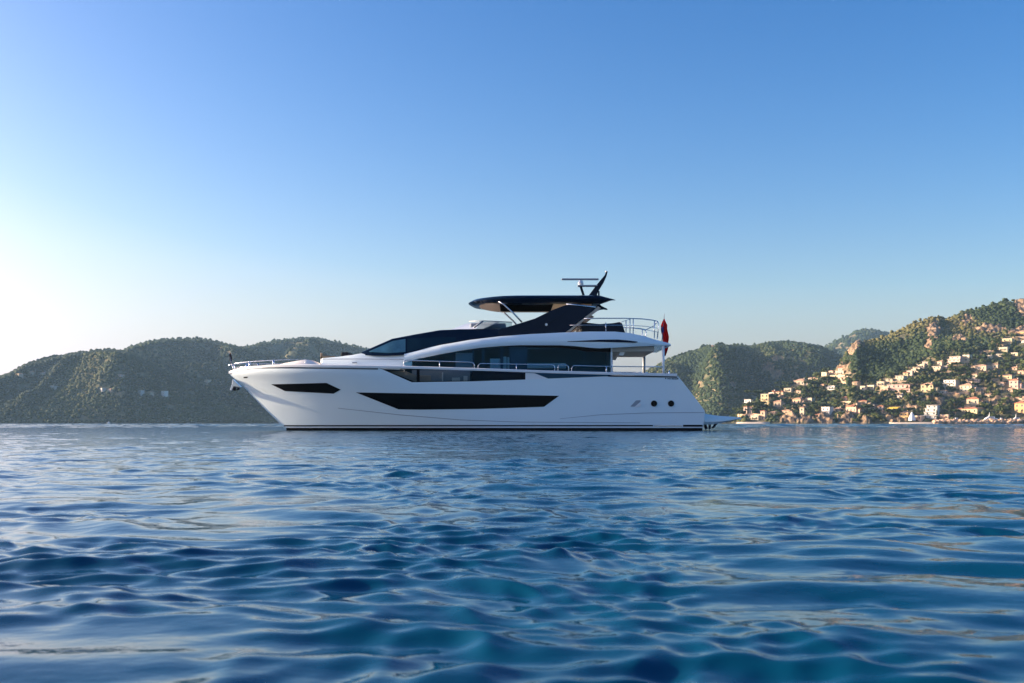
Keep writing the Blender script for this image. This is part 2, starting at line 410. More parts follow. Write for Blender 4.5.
right_d = Hill([(540, 422), (580, 412), (600, 399), (620, 386), (640, 374), (650, 369.5), (660, 365), (670, 359.5), (690, 352), (703, 347), (709, 345.5), (714, 344.5), (720, 345.5), (735, 345.5), (750, 346), (760, 344), (775, 341.5), (790, 341), (805, 343), (820, 347), (840, 356), (870, 370), (900, 385)],
               [(540, 1250), (720, 1250), (900, 1350)], [(540, 1650), (715, 1750), (790, 2100), (900, 2000)], p=1.0, spur=0.6, seed=21,
               rocks=[(712, 344.5, 4, 4), (776, 360, 3, 3.5), (768, 369, 6, 4), (777, 375, 6, 4), (699, 384, 2.2, 1.6), (733, 386, 3, 4)],
               relief=[(722, 0.40, 16, 0.28, 0.22), (690, 0.40, 14, 0.28, -0.20), (752, 0.4, 14, 0.25, -0.14), (785, 0.5, 22, 0.3, -0.16)])
far_e = Hill([(780, 372), (812, 356), (826, 346), (840, 339), (855, 331.5), (865, 329.5), (880, 330.5), (890, 334), (920, 345), (960, 360)],
             [(780, 2400), (960, 2400)], [(780, 3000), (960, 3200)], p=0.9, spur=0.25, seed=33)
head_f = Hill([(722, 421.5), (730, 419), (738, 414), (745, 404), (760, 397), (770, 393), (790, 387), (800, 381), (820, 374), (835, 367), (845, 357), (851, 345), (857, 340), (865, 341.5), (875, 339.5), (885, 336.5), (900, 329.5), (915, 323), (925, 320.5), (932, 317), (938, 316.5), (945, 319), (960, 313), (975, 309), (990, 305), (1005, 301), (1024, 298), (1060, 290), (1120, 284), (1200, 290)],
             [(722, 830), (800, 815), (900, 800), (1024, 770), (1200, 760)], [(722, 870), (760, 930), (850, 1060), (940, 1130), (1024, 1180), (1200, 1200)], p=0.98, spur=0.16, seed=41,
             rocks=[(857, 345, 7, 8), (851, 352, 5, 5), (934, 333, 7, 8), (929, 345, 4, 6), (967, 321, 7, 4), (1022, 307, 6, 9), (990, 330, 16, 4), (1018, 333, 9, 5), (843, 366, 8, 4),
                    (788, 418, 9, 4.5), (806, 420, 9, 3.5), (826, 419, 9, 5), (846, 419, 7, 5), (866, 421, 6, 3), (895, 418, 7, 5), (905, 415, 6, 5), (940, 402, 8, 3), (1000, 402, 14, 3), (962, 395.5, 26, 1.1), (1002, 399.6, 20, 1.1), (915, 398.6, 18, 1.0), (862, 406, 14, 1.1), (800, 409, 24, 1.1), (988, 373, 16, 1.0), (955, 375, 12, 1.0), (1000, 391, 12, 0.9), (905, 408, 12, 1.3), (952, 412, 10, 1.0), (822, 397, 16, 0.9), (782, 399, 12, 0.9), (985, 352, 12, 1.6), (960, 340, 8, 2.2), (1000, 345, 8, 2)],
             relief=[(905, 0.6, 30, 0.2, -0.06), (870, 0.45, 20, 0.2, -0.04)], off=3.0)
left_a.build(-60, 300, 320, 70); left_b.build(60, 370, 260, 70); left_c.build(200, 580, 260, 60)
right_d.build(540, 900, 330, 100); far_e.build(780, 960, 150, 40); head_f.build(722, 1200, 560, 200)
VILL = [(738, 403), (770, 388), (800, 378), (822, 370), (845, 364), (868, 384), (885, 378), (905, 369), (925, 360), (950, 353), (975, 354), (1000, 340), (1024, 328), (1060, 320)]
# ------------------------------------------------------------------ the motor yacht
YC = 56.0                                  # distance of the yacht's centreline
RX = (485-512)*YC/F
yacht = empty('motor_yacht', (RX, YC, 0))
tag(yacht, 'long white motor yacht with dark blue hardtop and black hull windows filling the middle', 'yacht')
def S(px, py, h):
    """yacht coordinates of a picture point lying on the plane h metres off the centreline (near side negative)"""
    Y = YC+h
    return ((px-512)*Y/F-RX, h, CH+(HOR-py)*Y/F)
STEM = [(229, 374), (237, 381), (246, 389.5), (265, 409), (283.5, 427), (289, 432), (300, 445)]
_st = sorted([(S(a, b, 0)[2], S(a, b, 0)[0]) for a, b in STEM])
TRAN = [(677.5, 376.5), (690, 392), (704, 410.5), (704.5, 413), (702, 431), (700, 445)]
_tr = sorted([(S(a, b, -2.75)[2], S(a, b, -2.75)[0]) for a, b in TRAN])
def xstem(z): return interp(_st, z)
def xtran(z): return interp(_tr, z)
def hb(x, z):
    """half breadth of the hull"""
    tz = np.clip(z/3.0, -0.2, 1.1)
    fl = 0.42-0.30*np.clip((x+6)/10., 0, 1)
    B = 3.10-fl+fl*np.clip(tz, 0, 1)**0.8
    u = np.clip((x-xstem(z))/(12.5-2.0*tz), 0, 1)
    p = 1.75+0.75*tz
    aft = 1-0.035*np.clip((x-3)/7.0, 0, 1)**2
    return np.maximum(B*(1-(1-u)**p)*aft, 0.03)
def onhull(px, py, off=0.0):
    h = 2.9
    for _ in range(14):
        X, _h, Z = S(px, py, -h); h = 0.5*h+0.5*float(hb(X, Z))
    X, _h, Z = S(px, py, -h)
    e = 0.02
    nx = -(float(hb(X+e, Z))-float(hb(X-e, Z)))/(2*e); nz = -(float(hb(X, Z+e))-float(hb(X, Z-e)))/(2*e)
    n = Vector((nx, -1, nz)); n = Vector((-n.x*-1, -1, n.z)).normalized()
    return (X+n.x*off, -h+n.y*off, Z+n.z*off)
SHEER = [(229, 373.6), (237, 371), (250, 368.8), (270, 367.2), (290, 366.6), (320, 366.9), (360, 367.4), (400, 368.2), (450, 369.6), (500, 371.2), (550, 373.0), (600, 374.4), (640, 375.2), (678, 376.2)]
_sh = [(onhull(a, b)[0], onhull(a, b)[2]) for a, b in SHEER]; _sh[0] = (S(229, 373.6, 0)[0], S(229, 373.6, 0)[2])
def sheer(x): return interp(_sh, x)
NOTCH = [(378.5, 367.7), (412, 382.3), (470, 381.4), (525, 379.6), (548, 378.6), (600, 376.6), (645, 375.3)]
_no = [(onhull(a, b)[0], onhull(a, b)[2]) for a, b in NOTCH]
def hulltop(x):
    return np.where((x > _no[0][0]) & (x < _no[-1][0]), np.minimum(interp(_no, x), sheer(x)), sheer(x))

def hull_grid(ncol, nrow, zb, top):
    s = np.linspace(0, 1, ncol)**1.15; v = np.linspace(0, 1, nrow)
    Sg, Vg = np.meshgrid(s, v, indexing='ij'); z = np.full_like(Sg, 1.5)
    for _ in range(12):
        x = xstem(z)+Sg*(xtran(z)-xstem(z)); z = zb+Vg*(top(x)-zb)
    x = xstem(z)+Sg*(xtran(z)-xstem(z))
    return x, -hb(x, z), z
def build_hull():
    x, y, z = hull_grid(420, 34, -0.6, hulltop)
    n0, n1 = x.shape; V = []; Fc = []
    for side in (1, -1):
        b = len(V)
        V += list(zip(x.ravel(), (y*side).ravel(), z.ravel()))
        for i in range(n0-1):
            for j in range(n1-1):
                a = b+i*n1+j; q = (a, a+n1, a+n1+1, a+1); Fc.append(q if side > 0 else q[::-1])
    b = n0*n1
    for j in range(n1-1):      # transom
        a = (n0-1)*n1+j; Fc.append((a, a+b, a+b+1, a+1))
    for j in range(n1-1):      # stem
        a = j; Fc.append((a, a+1, a+b+1, a+b))
    return mesh_obj('hull', V, Fc, M['gel'], yacht, smooth=True, sharp=40)
hull = build_hull()
def hull_patch(name, top, bot, m, off=0.012, step=1.5, rows=6, parent=None, mirror=True, sides=(1, -1)):
    """a panel lying on the hull's curved side; top and bot are rows as functions of px"""
    x0, x1 = top[0][0], top[-1][0]
    n = max(2, int((x1-x0)/step)); xs = sorted(set(list(np.linspace(x0, x1, n+1))+[p[0] for p in top+bot if x0 < p[0] < x1]))
    obs = []
    for sd_ in sides:
        V = []; Fc = []
        for px in xs:
            t, b_ = float(interp(top, px)), float(interp(bot, px))
            for k in range(rows+1):
                X, Y, Z = onhull(px, t+(b_-t)*k/rows, off); V.append((X, Y*sd_, Z))
            for k in (rows, 0):
                X, Y, Z = onhull(px, t+(b_-t)*k/rows, -0.02); V.append((X, Y*sd_, Z))
        n1 = rows+3
        for i in range(len(xs)-1):
            for k in range(n1):
                a = i*n1+k; c = i*n1+(k+1) % n1; Fc.append((a, c, c+n1, a+n1))
        Fc.append(tuple(range(n1))); Fc.append(tuple(range((len(xs)-1)*n1, len(xs)*n1))[::-1])
        o = mesh_obj(name, V, Fc, m, parent or hull, smooth=True, sharp=35); obs.append(o)
    return obs
hull_patch('hull_window', [(271.5, 384.3), (326.5, 382.9), (340.6, 389.6)], [(271.5, 384.4), (285, 391), (333.5, 393.6), (340.6, 389.7)], M['hullglass'])
hull_patch('hull_window', [(356.2, 392.4), (400, 393.2), (480, 394.3), (559, 395.8)], [(356.2, 392.5), (398.5, 409.3), (420, 409.6), (480, 408.9), (544, 406.8), (559, 395.9)], M['hullglass'])
hull_patch('boot_stripe', [(286.4, 427.8), (702.3, 427.9)], [(292, 436), (702.3, 436)], M['black'], off=0.014, rows=4)
hull_patch('boot_stripe', [(284.0, 425.1), (653, 425.0)], [(284.6, 426.3), (653, 426.3)], M['black'], off=0.014, rows=2)
hull_patch('boot_stripe', [(683, 424.8), (702.5, 424.8)], [(683, 426.7), (702.4, 426.7)], M['black'], off=0.014, rows=2)
np_ = hull_patch('name_plate', [(654, 425.2), (682, 425.2)], [(654, 426.5), (682, 426.5)], M['steel'], off=0.015, rows=2, sides=(1,))
hull_patch('groove', [(338, 408.0), (400, 414.6), (460, 419.6), (520, 421.8), (640, 422.6)], [(338, 408.3), (400, 415.1), (460, 420.1), (520, 422.3), (640, 423.0)], M['line'], off=0.008, rows=2, step=4)
hull_patch('groove', [(560, 418.6), (600, 414.6), (650, 412.6), (704, 412.3)], [(560, 418.9), (600, 415.0), (650, 413.1), (704, 412.8)], M['line'], off=0.008, rows=2, step=4)
hull_patch('rubbing_band', [(262, 367.9), (290, 367.3), (378, 368.5)], [(262, 368.3), (290, 368.2), (378, 369.5)], M['navy'], off=0.02, rows=2, step=4)
hull_patch('rubbing_band', [(608, 375.2), (640, 375.8), (677, 376.6)], [(608, 376.6), (640, 377.0), (677, 377.6)], M['navy'], off=0.02, rows=2, step=4)
hull_patch('fairlead', [(243.7, 376.9), (247.6, 376.6)], [(243.7, 378.1), (247.6, 377.9)], M['darkcloth'], off=0.01, rows=2)
# aft ports, vent, little name letters
def disc_on_hull(name, px, py, r, m, off, parent):
    for sd_ in (1, -1):
        c = onhull(px, py, off); V = []; n = 24
        for k in range(n):
            t = 2*math.pi*k/n; V.append((c[0]+r*math.cos(t), c[1]*sd_, c[2]+r*math.sin(t)))
        V += [(v[0], (c[1]+0.08)*sd_, v[2]) for v in V]
        Fc = [tuple(range(n))]+[(k, (k+1) % n, n+(k+1) % n, n+k) for k in range(n)]
        o = mesh_obj(name, V, Fc, m, parent, smooth=True, sharp=40)
for px in (654, 671): disc_on_hull('porthole', px, 403.5, 0.165, M['hullglass'], 0.03, hull)
mbv = MB(); c = onhull(637, 403.5, 0.0)
hull_patch('side_vent', [(630.5, 406.3), (636, 400.4), (640.5, 400.2)], [(630.5, 406.6), (634.5, 406.6), (640.5, 401.8)], M['grey'], off=0.012, rows=3)
hull_patch('vent_cover', [(635.2, 406.4), (638, 403.6), (641.2, 403.6)], [(635.2, 406.9), (639.5, 406.9), (641.2, 405.0)], M['cap'], off=0.03, rows=3)
for k, (px, hh) in enumerate([(665.2, 1.6), (667.5, 1.9), (669.4, 2.1), (671.6, 2.1), (673.4, 2.4), (675.4, 2.4), (677.2, 2.0)]):
    hull_patch('name_letter', [(px, 377.9), (px+1.1, 377.9)], [(px, 377.9+hh*0.75), (px+1.1, 377.9+hh*0.75)], M['navy'], off=0.006, rows=1, step=2)
# cap rail along the sheer
def build_cap():
    xs = np.concatenate([np.linspace(_sh[0][0], _sh[0][0]+3, 40, endpoint=False), np.linspace(_sh[0][0]+3, _sh[-1][0]-0.05, 140)])
    rings = []
    for x in xs:
        z = float(sheer(x)); hbv = float(hb(np.array(x), np.array(z)))
        th = 0.13; wd = min(0.26, hbv)
        rings.append([(x, -hbv-0.05, z-0.01), (x, -hbv-0.06, z+th*0.7), (x, -hbv-0.02, z+th), (x, -hbv+wd, z+th), (x, -hbv+wd, z-0.01)])
    mb = MB(); mb.loft(rings); mb.loft([[(p[0], -p[1], p[2]) for p in r] for r in rings])
    mb.build('cap_rail', M['cap'], yacht, smooth=True, sharp=45)
build_cap()
# side glazing in the bulwark, its bar, and the white end piece
def bulwark_piece(name, top, bot, m, th=0.02, inset=0.03, step=3, parent=None):
    x0, x1 = top[0][0], top[-1][0]; n = max(2, int((x1-x0)/step)); xs = np.linspace(x0, x1, n+1)
    for sd_ in (1, -1):
        mb = MB(); rings = []
        for px in xs:
            a = onhull(px, float(interp(top, px)), -inset); b = onhull(px, float(interp(bot, px)), -inset)
            rings.append([(a[0], a[1]*sd_, a[2]), (b[0], b[1]*sd_, b[2]), (b[0], (b[1]+th)*sd_, b[2]), (a[0], (a[1]+th)*sd_, a[2])])
        mb.loft(rings); mb.build(name, m, parent or yacht)
bulwark_piece('bulwark_glass', [(381, 368.2), (525, 372.6)], [(381, 369), (412, 382.4), (470, 381.5), (525, 379.7)], M['clearglass'])
bulwark_piece('bulwark_bar', [(416.6, 368.9), (419.6, 369)], [(416.6, 382.3), (419.6, 382.3)], M['black'], th=0.05, inset=0.02, step=1.5)
bulwark_piece('bulwark_bar', [(523.5, 372.4), (525.4, 372.5)], [(523.5, 379.6), (525.4, 379.6)], M['black'], th=0.05, inset=0.02, step=1)
bulwark_piece('bulwark_bar', [(378.6, 367.9), (381.2, 368.6), (413, 381.0)], [(378.6, 368.2), (381.2, 370.2), (413, 383.0)], M['black'], th=0.05, inset=0.015, step=1.5)
bulwark_piece('bulwark_bar', [(412, 381.5), (470, 380.6), (525, 379.0)], [(412, 382.6), (470, 381.8), (525, 379.9)], M['black'], th=0.05, inset=0.015, step=4)
bulwark_piece('bulwark_end', [(525.4, 372.8), (534.5, 373.2), (548, 378.5)], [(525.4, 379.7), (534.5, 379.3), (548, 378.7)], M['cap'], th=0.1, inset=0.01, step=1.2)
# decks
def deck(name, pxa, pxb, zfun, m, inset=0.03, n=40, th=0.05):
    xs = np.linspace(pxa, pxb, n); rings = []
    for x in xs:
        z = float(zfun(x)); h = max(0.02, float(hb(np.array(x), np.array(z)))-inset)
        rings.append([(x, -h, z), (x, h, z), (x, h, z-th), (x, -h, z-th)])
    MB().loft(rings).build(name, m, yacht)
XL = lambda px, h=-3.0: S(px, 0, h)[0]
deck('foredeck', _sh[0][0]+0.25, XL(400), lambda x: sheer(x)-0.02, M['cap'])
zdeck = S(0, 386, -2.9)[2]
deck('main_deck', XL(372), XL(676), lambda x: zdeck, M['teak'])
# foredeck: sun pad, seat back, trunk cabin
def sections(name, st, m, parent=None, bot=None, taper=0.15, smooth=True, sharp=35, rnd=0.08):
    """loft along the yacht: stations (px, top row, bottom row, half width)"""
    rings = []
    for (px, t, b, hw) in st:
        X, _, zt = S(px, t, -hw); zb = S(px, b, -hw)[2]
        k = min(rnd, (zt-zb)*0.3); tp = hw-taper
        rings.append([(X, -hw, zb), (X, -hw+taper*0.1, zb+(zt-zb)*0.35), (X, -tp-0.0, zt-k), (X, -tp+k, zt), (X, 0, zt+0.03*hw), (X, tp-k, zt), (X, tp, zt-k), (X, hw-taper*0.1, zb+(zt-zb)*0.35), (X, hw, zb)])
    return MB().loft(rings).build(name, m, parent or yacht, smooth=smooth, sharp=sharp)
sections('sun_pad', [(276, 365.2, 367, 0.9), (284, 362.8, 367, 1.3), (296, 360.6, 367, 1.5), (305, 359.3, 367, 1.6), (307.5, 359.6, 367, 1.6), (317.5, 363.6, 367, 1.6), (319, 365.5, 367, 1.6)], M['cushion'])
sections('trunk_cabin', [(320.2, 358.4, 367.5, 1.25), (322, 357.9, 367.5, 1.45), (340, 356.2, 367.5, 1.7), (352, 354.6, 367.5, 1.85), (362, 352.8, 367.8, 1.95), (385, 352.6, 368, 2.12), (404, 352.0, 368.4, 2.28), (412, 352.0, 369, 2.35)], M['gel'])
bx = MB(); a = S(320.5, 352.8, -1.1); b = S(335, 357.8, -1.1)
bx.box(a[0], a[0]+0.12, -1.1, 1.1, b[2]-0.1, a[2]); bx.box(a[0], b[0], -1.1, -1.0, b[2]-0.12, b[2]+0.1); bx.box(a[0], b[0], 1.0, 1.1, b[2]-0.12, b[2]+0.1)
bx.build('seat_back', M['teak'], yacht, bevel=0.02)
bx = MB(); a = S(341, 352.0, -0.9); b = S(348.5, 354.6, -0.9); bx.box(a[0], b[0], -0.9, 0.9, b[2]-0.2, a[2]); bx.build('headrest', M['darkcloth'], yacht, bevel=0.05)
for s_ in (-1, 1):
    mb = MB(); g_ = [S(322, 359.1, -1.52), S(360, 358.9, -2.0), S(404, 359.3, -2.33)]
    mb.tube([(p[0], p[1]*s_*-1, p[2]) for p in g_], 0.018, 6)
    mb.build('groove', M['line'], yacht)
for s_ in (1, -1):
    p = S(354.5, 362.7, -1.97); MB().box(p[0]-0.12, p[0]+0.12, s_*1.95-0.06, s_*1.95+0.06, p[2]-0.03, p[2]+0.03).build('deck_light', M['grey'], yacht)
# main deck saloon: dark walls, big panes, dark lining and pale furniture
HS = 2.42
EYE_LO = [(404, 363.6), (412, 361.0), (420, 358.4), (440, 354.2), (460, 350.6), (480, 347.7), (500, 346.0), (520, 345.1), (560, 345.2), (575, 346.0), (590, 347.6), (600, 348.2), (615, 347.6), (640, 346.2), (658, 345.8), (671, 345.8)]
EYE_HI = [(385, 353.3), (405, 352.2), (415, 350.2), (440, 344.8), (470, 339.6), (500, 336.0), (530, 333.8), (560, 332.3), (590, 331.2), (615, 331.3), (630, 332.7), (645, 336.0), (656, 339.4), (664, 341.6), (669.6, 343.2), (671, 344.6)]
def strip_prism(name, top, bot, h0, h1, m, parent=None, step=4, bevel=0, both=True):
    x0, x1 = top[0][0], top[-1][0]
    xs = sorted(set([p[0] for p in top+bot if x0 <= p[0] <= x1]+list(np.linspace(x0, x1, max(2, int((x1-x0)/step)+1)))))
    obs = []
    for sd_ in ((1, -1) if both else (1,)):
        rings = []
        for px in xs:
            a = S(px, float(interp(top, px)), h0); b = S(px, float(interp(bot, px)), h0)
            rings.append([(a[0], h0*sd_, a[2]), (b[0], h0*sd_, b[2]), (b[0], h1*sd_, b[2]), (a[0], h1*sd_, a[2])])
        obs.append(MB().loft(rings).build(name, m, parent or yacht, bevel=bevel))
    return obs
saloon = empty('saloon'); saloon.parent = yacht
saloon.location = (0, 0, 0)
sal_lo = [(404, 386), (612, 386)]
eye_in = [(p[0], p[1]-0.6) for p in EYE_LO if p[0] <= 612]
strip_prism('saloon_window', [q for q in eye_in if q[0] >= 404 and q[0] < 611]+[(610.5, 347.4)], [(404, 364.6), (412, 370.0), (610.5, 371)], -HS, -HS+0.03, M['saloonglass'], saloon)
strip_prism('lower_wall', [(412, 370.2), (470, 370.2)], [(412, 386), (470, 386)], -HS+0.02, -HS+0.08, M['grey'], saloon)
strip_prism('lower_wall', [(471.6, 370.2), (524, 371)], [(471.6, 386), (524, 386)], -HS+0.02, -HS+0.08, M['navy'], saloon)
strip_prism('lower_wall', [(524, 371), (610.5, 371)], [(524, 386), (610.5, 386)], -HS+0.02, -HS+0.08, M['inside'], saloon)
for (u0, v0, u1, v1, mm, nm) in ((417, 375.4, 431, 383, 'beige', 'side_seat'), (442, 372.5, 443.2, 383, 'cap', 'stanchion'), (452, 377.5, 460, 383, 'pale', 'locker'), (463.5, 376, 467.5, 383, 'cap', 'locker')):
    a = S(u0, v0, -HS-0.06); b = S(u1, v1, -HS-0.06)
    MB().box(a[0], b[0], -HS-0.12, -HS+0.015, b[2], a[2]).build(nm, M[mm], saloon, bevel=0.01)
strip_prism('side_steps', [(383, 371.0), (405, 371.0), (430, 380.5), (440, 381.5)], [(383, 386), (440, 386)], -2.62, -2.46, M['beige'], saloon)
strip_prism('black_brow', [(490, 345.4), (520, 344.8), (560, 345.0), (575, 346.0), (600, 347.8), (610.8, 347.6)], [(490, 346.8), (520, 346.6), (560, 347.6), (575, 349.2), (586, 351.6), (610.8, 352.0)], -HS-0.02, -HS+0.12, M['black'], saloon)
for a_, b_ in ((472.5, 474.0), (482, 484.4), (500.6, 503), (509.6, 527), (584, 585.2)):
    strip_prism('window_post', [(a_, float(interp(EYE_LO, a_))), (b_, float(interp(EYE_LO, b_)))], [(a_, 371), (b_, 371)], -HS+0.04, -HS+0.10, M['inside'], saloon, both=True)
strip_prism('back_wall', [(610.6, 347), (612.4, 347)], [(610.6, 386), (612.4, 386)], -HS+0.03, HS-0.03, M['cap'], saloon, both=False)
mb = MB(); a = S(405, 362, 0); b = S(609, 372, 0)
mb.box(a[0], b[0], -0.05, 0.05, zdeck, S(0, 349.0, 0)[2]); mb.build('lining', M['inside'], saloon)
mb = MB(); mb.box(a[0]+0.6, b[0], -HS+0.2, HS-0.2, S(0, 372.5, 0)[2]-0.1, S(0, 372.5, 0)[2]); mb.build('cabin_floor', M['inside'], saloon)
for (u0, v0, u1, v1, mm, nm) in ((490, 358.5, 500.3, 369.5, 'pale', 'cabinet'), (503.2, 356.6, 506.4, 369.5, 'pale', 'cabinet'), (507.2, 357.2, 509.4, 369.5, 'pale', 'cabinet'), (455.5, 352.8, 472.5, 371, 'grey', 'cabinet'), (527, 363.2, 566, 368.4, 'cushion', 'sofa')):
    a = S(u0, v0, -HS+0.16); b = S(u1, v1, -HS+0.16)
    MB().box(a[0], b[0], -HS+0.16, -HS+0.7, b[2], a[2]).build(nm, M[mm], saloon, bevel=0.03)
# white eyebrow and flybridge deck
def eyebrow():
    xs = sorted(set(list(np.linspace(404, 671, 150))+[p[0] for p in EYE_LO+EYE_HI if 404 < p[0] < 671])); rings = []
    for px in xs:
        lo, hi = float(interp(EYE_LO, px)), float(interp(EYE_HI, px))
        hw = float(interp([(404, 2.36), (440, 2.60), (480, 2.74), (600, 2.80), (640, 2.76), (669.5, 2.62)], px))
        X, _, zl = S(px, lo, -hw); zh = max(S(px, hi, -hw)[2], zl+0.03)
        d = zh-zl; ins = min(0.18, d*0.5)
        half = [(-hw+0.06, zl), (-hw, zl+d*0.22), (-hw, zl+d*0.45), (-hw+ins*0.35, zl+d*0.8), (-hw+ins, zh)]
        rings.append([(X, h, z) for h, z in half]+[(X, 0, zh+0.02)]+[(X, -h, z) for h, z in half[::-1]]+[(X, 0, zl+0.01)])
    return MB().loft(rings).build('flybridge_deck', M['gel'], yacht, smooth=True, sharp=30)
fd = eyebrow()
hwa = -2.83
strip_prism('side_slit', [(567.5, 341.3), (600, 339.7), (618, 339.5), (628, 340.4), (637.5, 341.6)], [(567.5, 341.7), (600, 341.9), (625, 342.4), (635, 342.7), (637.5, 342.3)], -2.815, -2.70, M['navy'], fd)
mb = MB(); a = S(612, 347, -2.5); b = S(664, 345.5, -2.5)
mb.box(a[0], S(655, 0, -2.5)[0], -2.3, 2.3, S(0, 347.2, -2.5)[2]-0.22, S(0, 347.2, -2.5)[2]+0.05); mb.build('overhead', M['under'], fd, bevel=0.02)
# dark blue wheelhouse and windscreen
TOPW = [(361.5, 352.0), (370, 348.2), (392, 338.6), (415, 334.2), (440, 329.9), (460, 329.0), (480, 328.8), (500, 328.7), (522, 326.0)]
BOTW = [(361.5, 352.8), (372, 353.4), (385, 353.6), (405, 352.6), (415, 350.6), (440, 345.2), (470, 340.0), (500, 336.4), (522, 334.8)]
def wheelhouse():
    rings = []
    for px in sorted(set(list(np.linspace(361.5, 522, 70))+[p[0] for p in TOPW+BOTW])):
        t, b = float(interp(TOPW, px)), float(interp(BOTW, px))
        hw = float(interp([(361.5, 1.75), (372, 1.98), (392, 2.2), (420, 2.36), (460, 2.44), (522, 2.46)], px))
        tp = hw-float(interp([(361.5, 0.05), (392, 0.30), (440, 0.28), (522, 0.06)], px))
        X, _, zt = S(px, t, -tp); zb = S(px, b, -hw)[2]-0.12
        rings.append([(X, -hw, zb), (X, -tp, zt-0.03), (X, -tp+0.07, zt), (X, 0, zt+0.05), (X, tp-0.07, zt), (X, tp, zt-0.03), (X, hw, zb)])
    return MB().loft(rings).build('wheelhouse', M['navy'], yacht, smooth=True, sharp=28)
wh = wheelhouse()
def wh_h(px, py):
    hw = float(interp([(361.5, 1.75), (372, 1.98), (392, 2.2), (420, 2.36), (460, 2.44), (522, 2.46)], px))
    tp = hw-float(interp([(361.5, 0.05), (392, 0.30), (440, 0.28), (522, 0.06)], px))
    t, b = float(interp(TOPW, px)), float(interp(BOTW, px)); return -(tp+(hw-tp)*np.clip((py-t)/(b-t), 0, 1))
def wh_panel(name, top, bot, m, off=0.012, step=2, rows=4):
    x0, x1 = top[0][0], top[-1][0]; xs = np.linspace(x0, x1, max(3, int((x1-x0)/step)+1))
    for sd_ in (1, -1):
        V = []; Fc = []
        for px in xs:
            t, b = float(interp(top, px)), float(interp(bot, px))
            for o_ in (off, -0.02):
                for k in range(rows+1):
                    py = t+(b-t)*(k if o_ > 0 else rows-k)/rows; h = wh_h(px, py)-o_; p = S(px, py, h); V.append((p[0], h*sd_, p[2]))
        n1 = 2*(rows+1)
        for i in range(len(xs)-1):
            for k in range(n1):
                a = i*n1+k; c = i*n1+(k+1) % n1; Fc.append((a, c, c+n1, a+n1))
        Fc.append(tuple(range(n1))); Fc.append(tuple(range((len(xs)-1)*n1, len(xs)*n1))[::-1])
        mesh_obj(name, V, Fc, m, wh, smooth=True, sharp=35)
M['screenglass'] = mat('blue_windscreen_glass', (0.045, 0.13, 0.19), 0.05, spec=0.5, coat=0.4, noise=0.9, nscale=1.3)  # high-contrast noise paints reflection streaks into the glass colour
wh_panel('windscreen', [(369, 351.4), (392.5, 341.0), (405.5, 338.9)], [(369, 351.9), (388, 353.0), (405.5, 352.0)], M['screenglass'])
M['sideglass'] = mat('dark_blue_side_glass', (0.004, 0.018, 0.034), 0.05, spec=0.25, coat=0.0, noise=0.4, nscale=1.0)
wh_panel('side_window', [(407, 338.6), (440, 337.0), (456, 337.4)], [(407, 351.4), (416, 349.6), (440, 344.4), (456, 341.6)], M['sideglass'], off=0.008)
M['screen'] = mat('frosted_pale_screen', (0.42, 0.48, 0.58), 0.25, noise=0.15, nscale=1.5)
# little windshield on the flybridge
def arc_screen():
    mb = MB(); n = 24; V0 = []; 
    rings = []
    for k in range(n+1):
        t = -1+2*k/n
        h = 2.0*t
        back = 1.9*(abs(t)**2.2)
        xb = S(441, 0, 0)[0]+0.15+back*1.15; xt = S(461, 0, 0)[0]+0.2+back*1.1
        zb = S(0, 329.5, -2.0)[2]; zt = S(0, 320.9, -2.0)[2]
        rings.append([(xb, h, zb), (xt, h*0.93, zt), (xt+0.03, h*0.93, zt), (xb+0.03, h, zb)])
    mb.loft(rings)
    o = mb.build('windshield', M['screen'], yacht, smooth=True, sharp=40)
    for s_ in (-1, 1):
        a = S(480, 320.8, -1.9); b = S(512, 322.3, -2.0); c = S(512, 327.5, -2.05); d = S(476, 329.5, -2.0)
        sm = MB(); sm.add([(a[0], s_*1.86, a[2]), (b[0], s_*1.98, b[2]), (c[0], s_*2.0, c[2]), (d[0], s_*2.0, d[2]), (a[0], s_*1.89, a[2]), (b[0], s_*2.01, b[2]), (c[0], s_*2.03, c[2]), (d[0], s_*2.03, d[2])],
               [(0, 1, 2, 3), (7, 6, 5, 4), (0, 4, 5, 1), (1, 5, 6, 2), (2, 6, 7, 3), (3, 7, 4, 0)])
        sm.build('side_glass', M['clearglass'], o)
    for s_ in (-1, 1):
        f = MB(); f.tube([S(469, 321.4, -1.7)[:1]+(s_*1.5, S(0, 320.6, -1.9)[2]), (S(484, 0, -1.95)[0], s_*1.88, S(0, 320.6, -1.95)[2]), (S(512, 0, -2)[0], s_*2.0, S(0, 322.2, -2.0)[2])], 0.022, 6)
        f.tube([(S(483, 0, -1.95)[0], s_*1.88, S(0, 320.9, -1.95)[2]), (S(474, 0, -2)[0], s_*2.0, S(0, 327.4, -2.0)[2])], 0.05, 6)
        f.build('screen_frame', M['grey'], o, smooth=True)
    mb = MB(); a = S(470, 323.5, -1.2); b = S(506, 330, -1.2); mb.box(a[0], b[0], -1.5, 1.5, b[2], a[2]); mb.build('helm_console', M['grey'], yacht, bevel=0.1)
arc_screen()
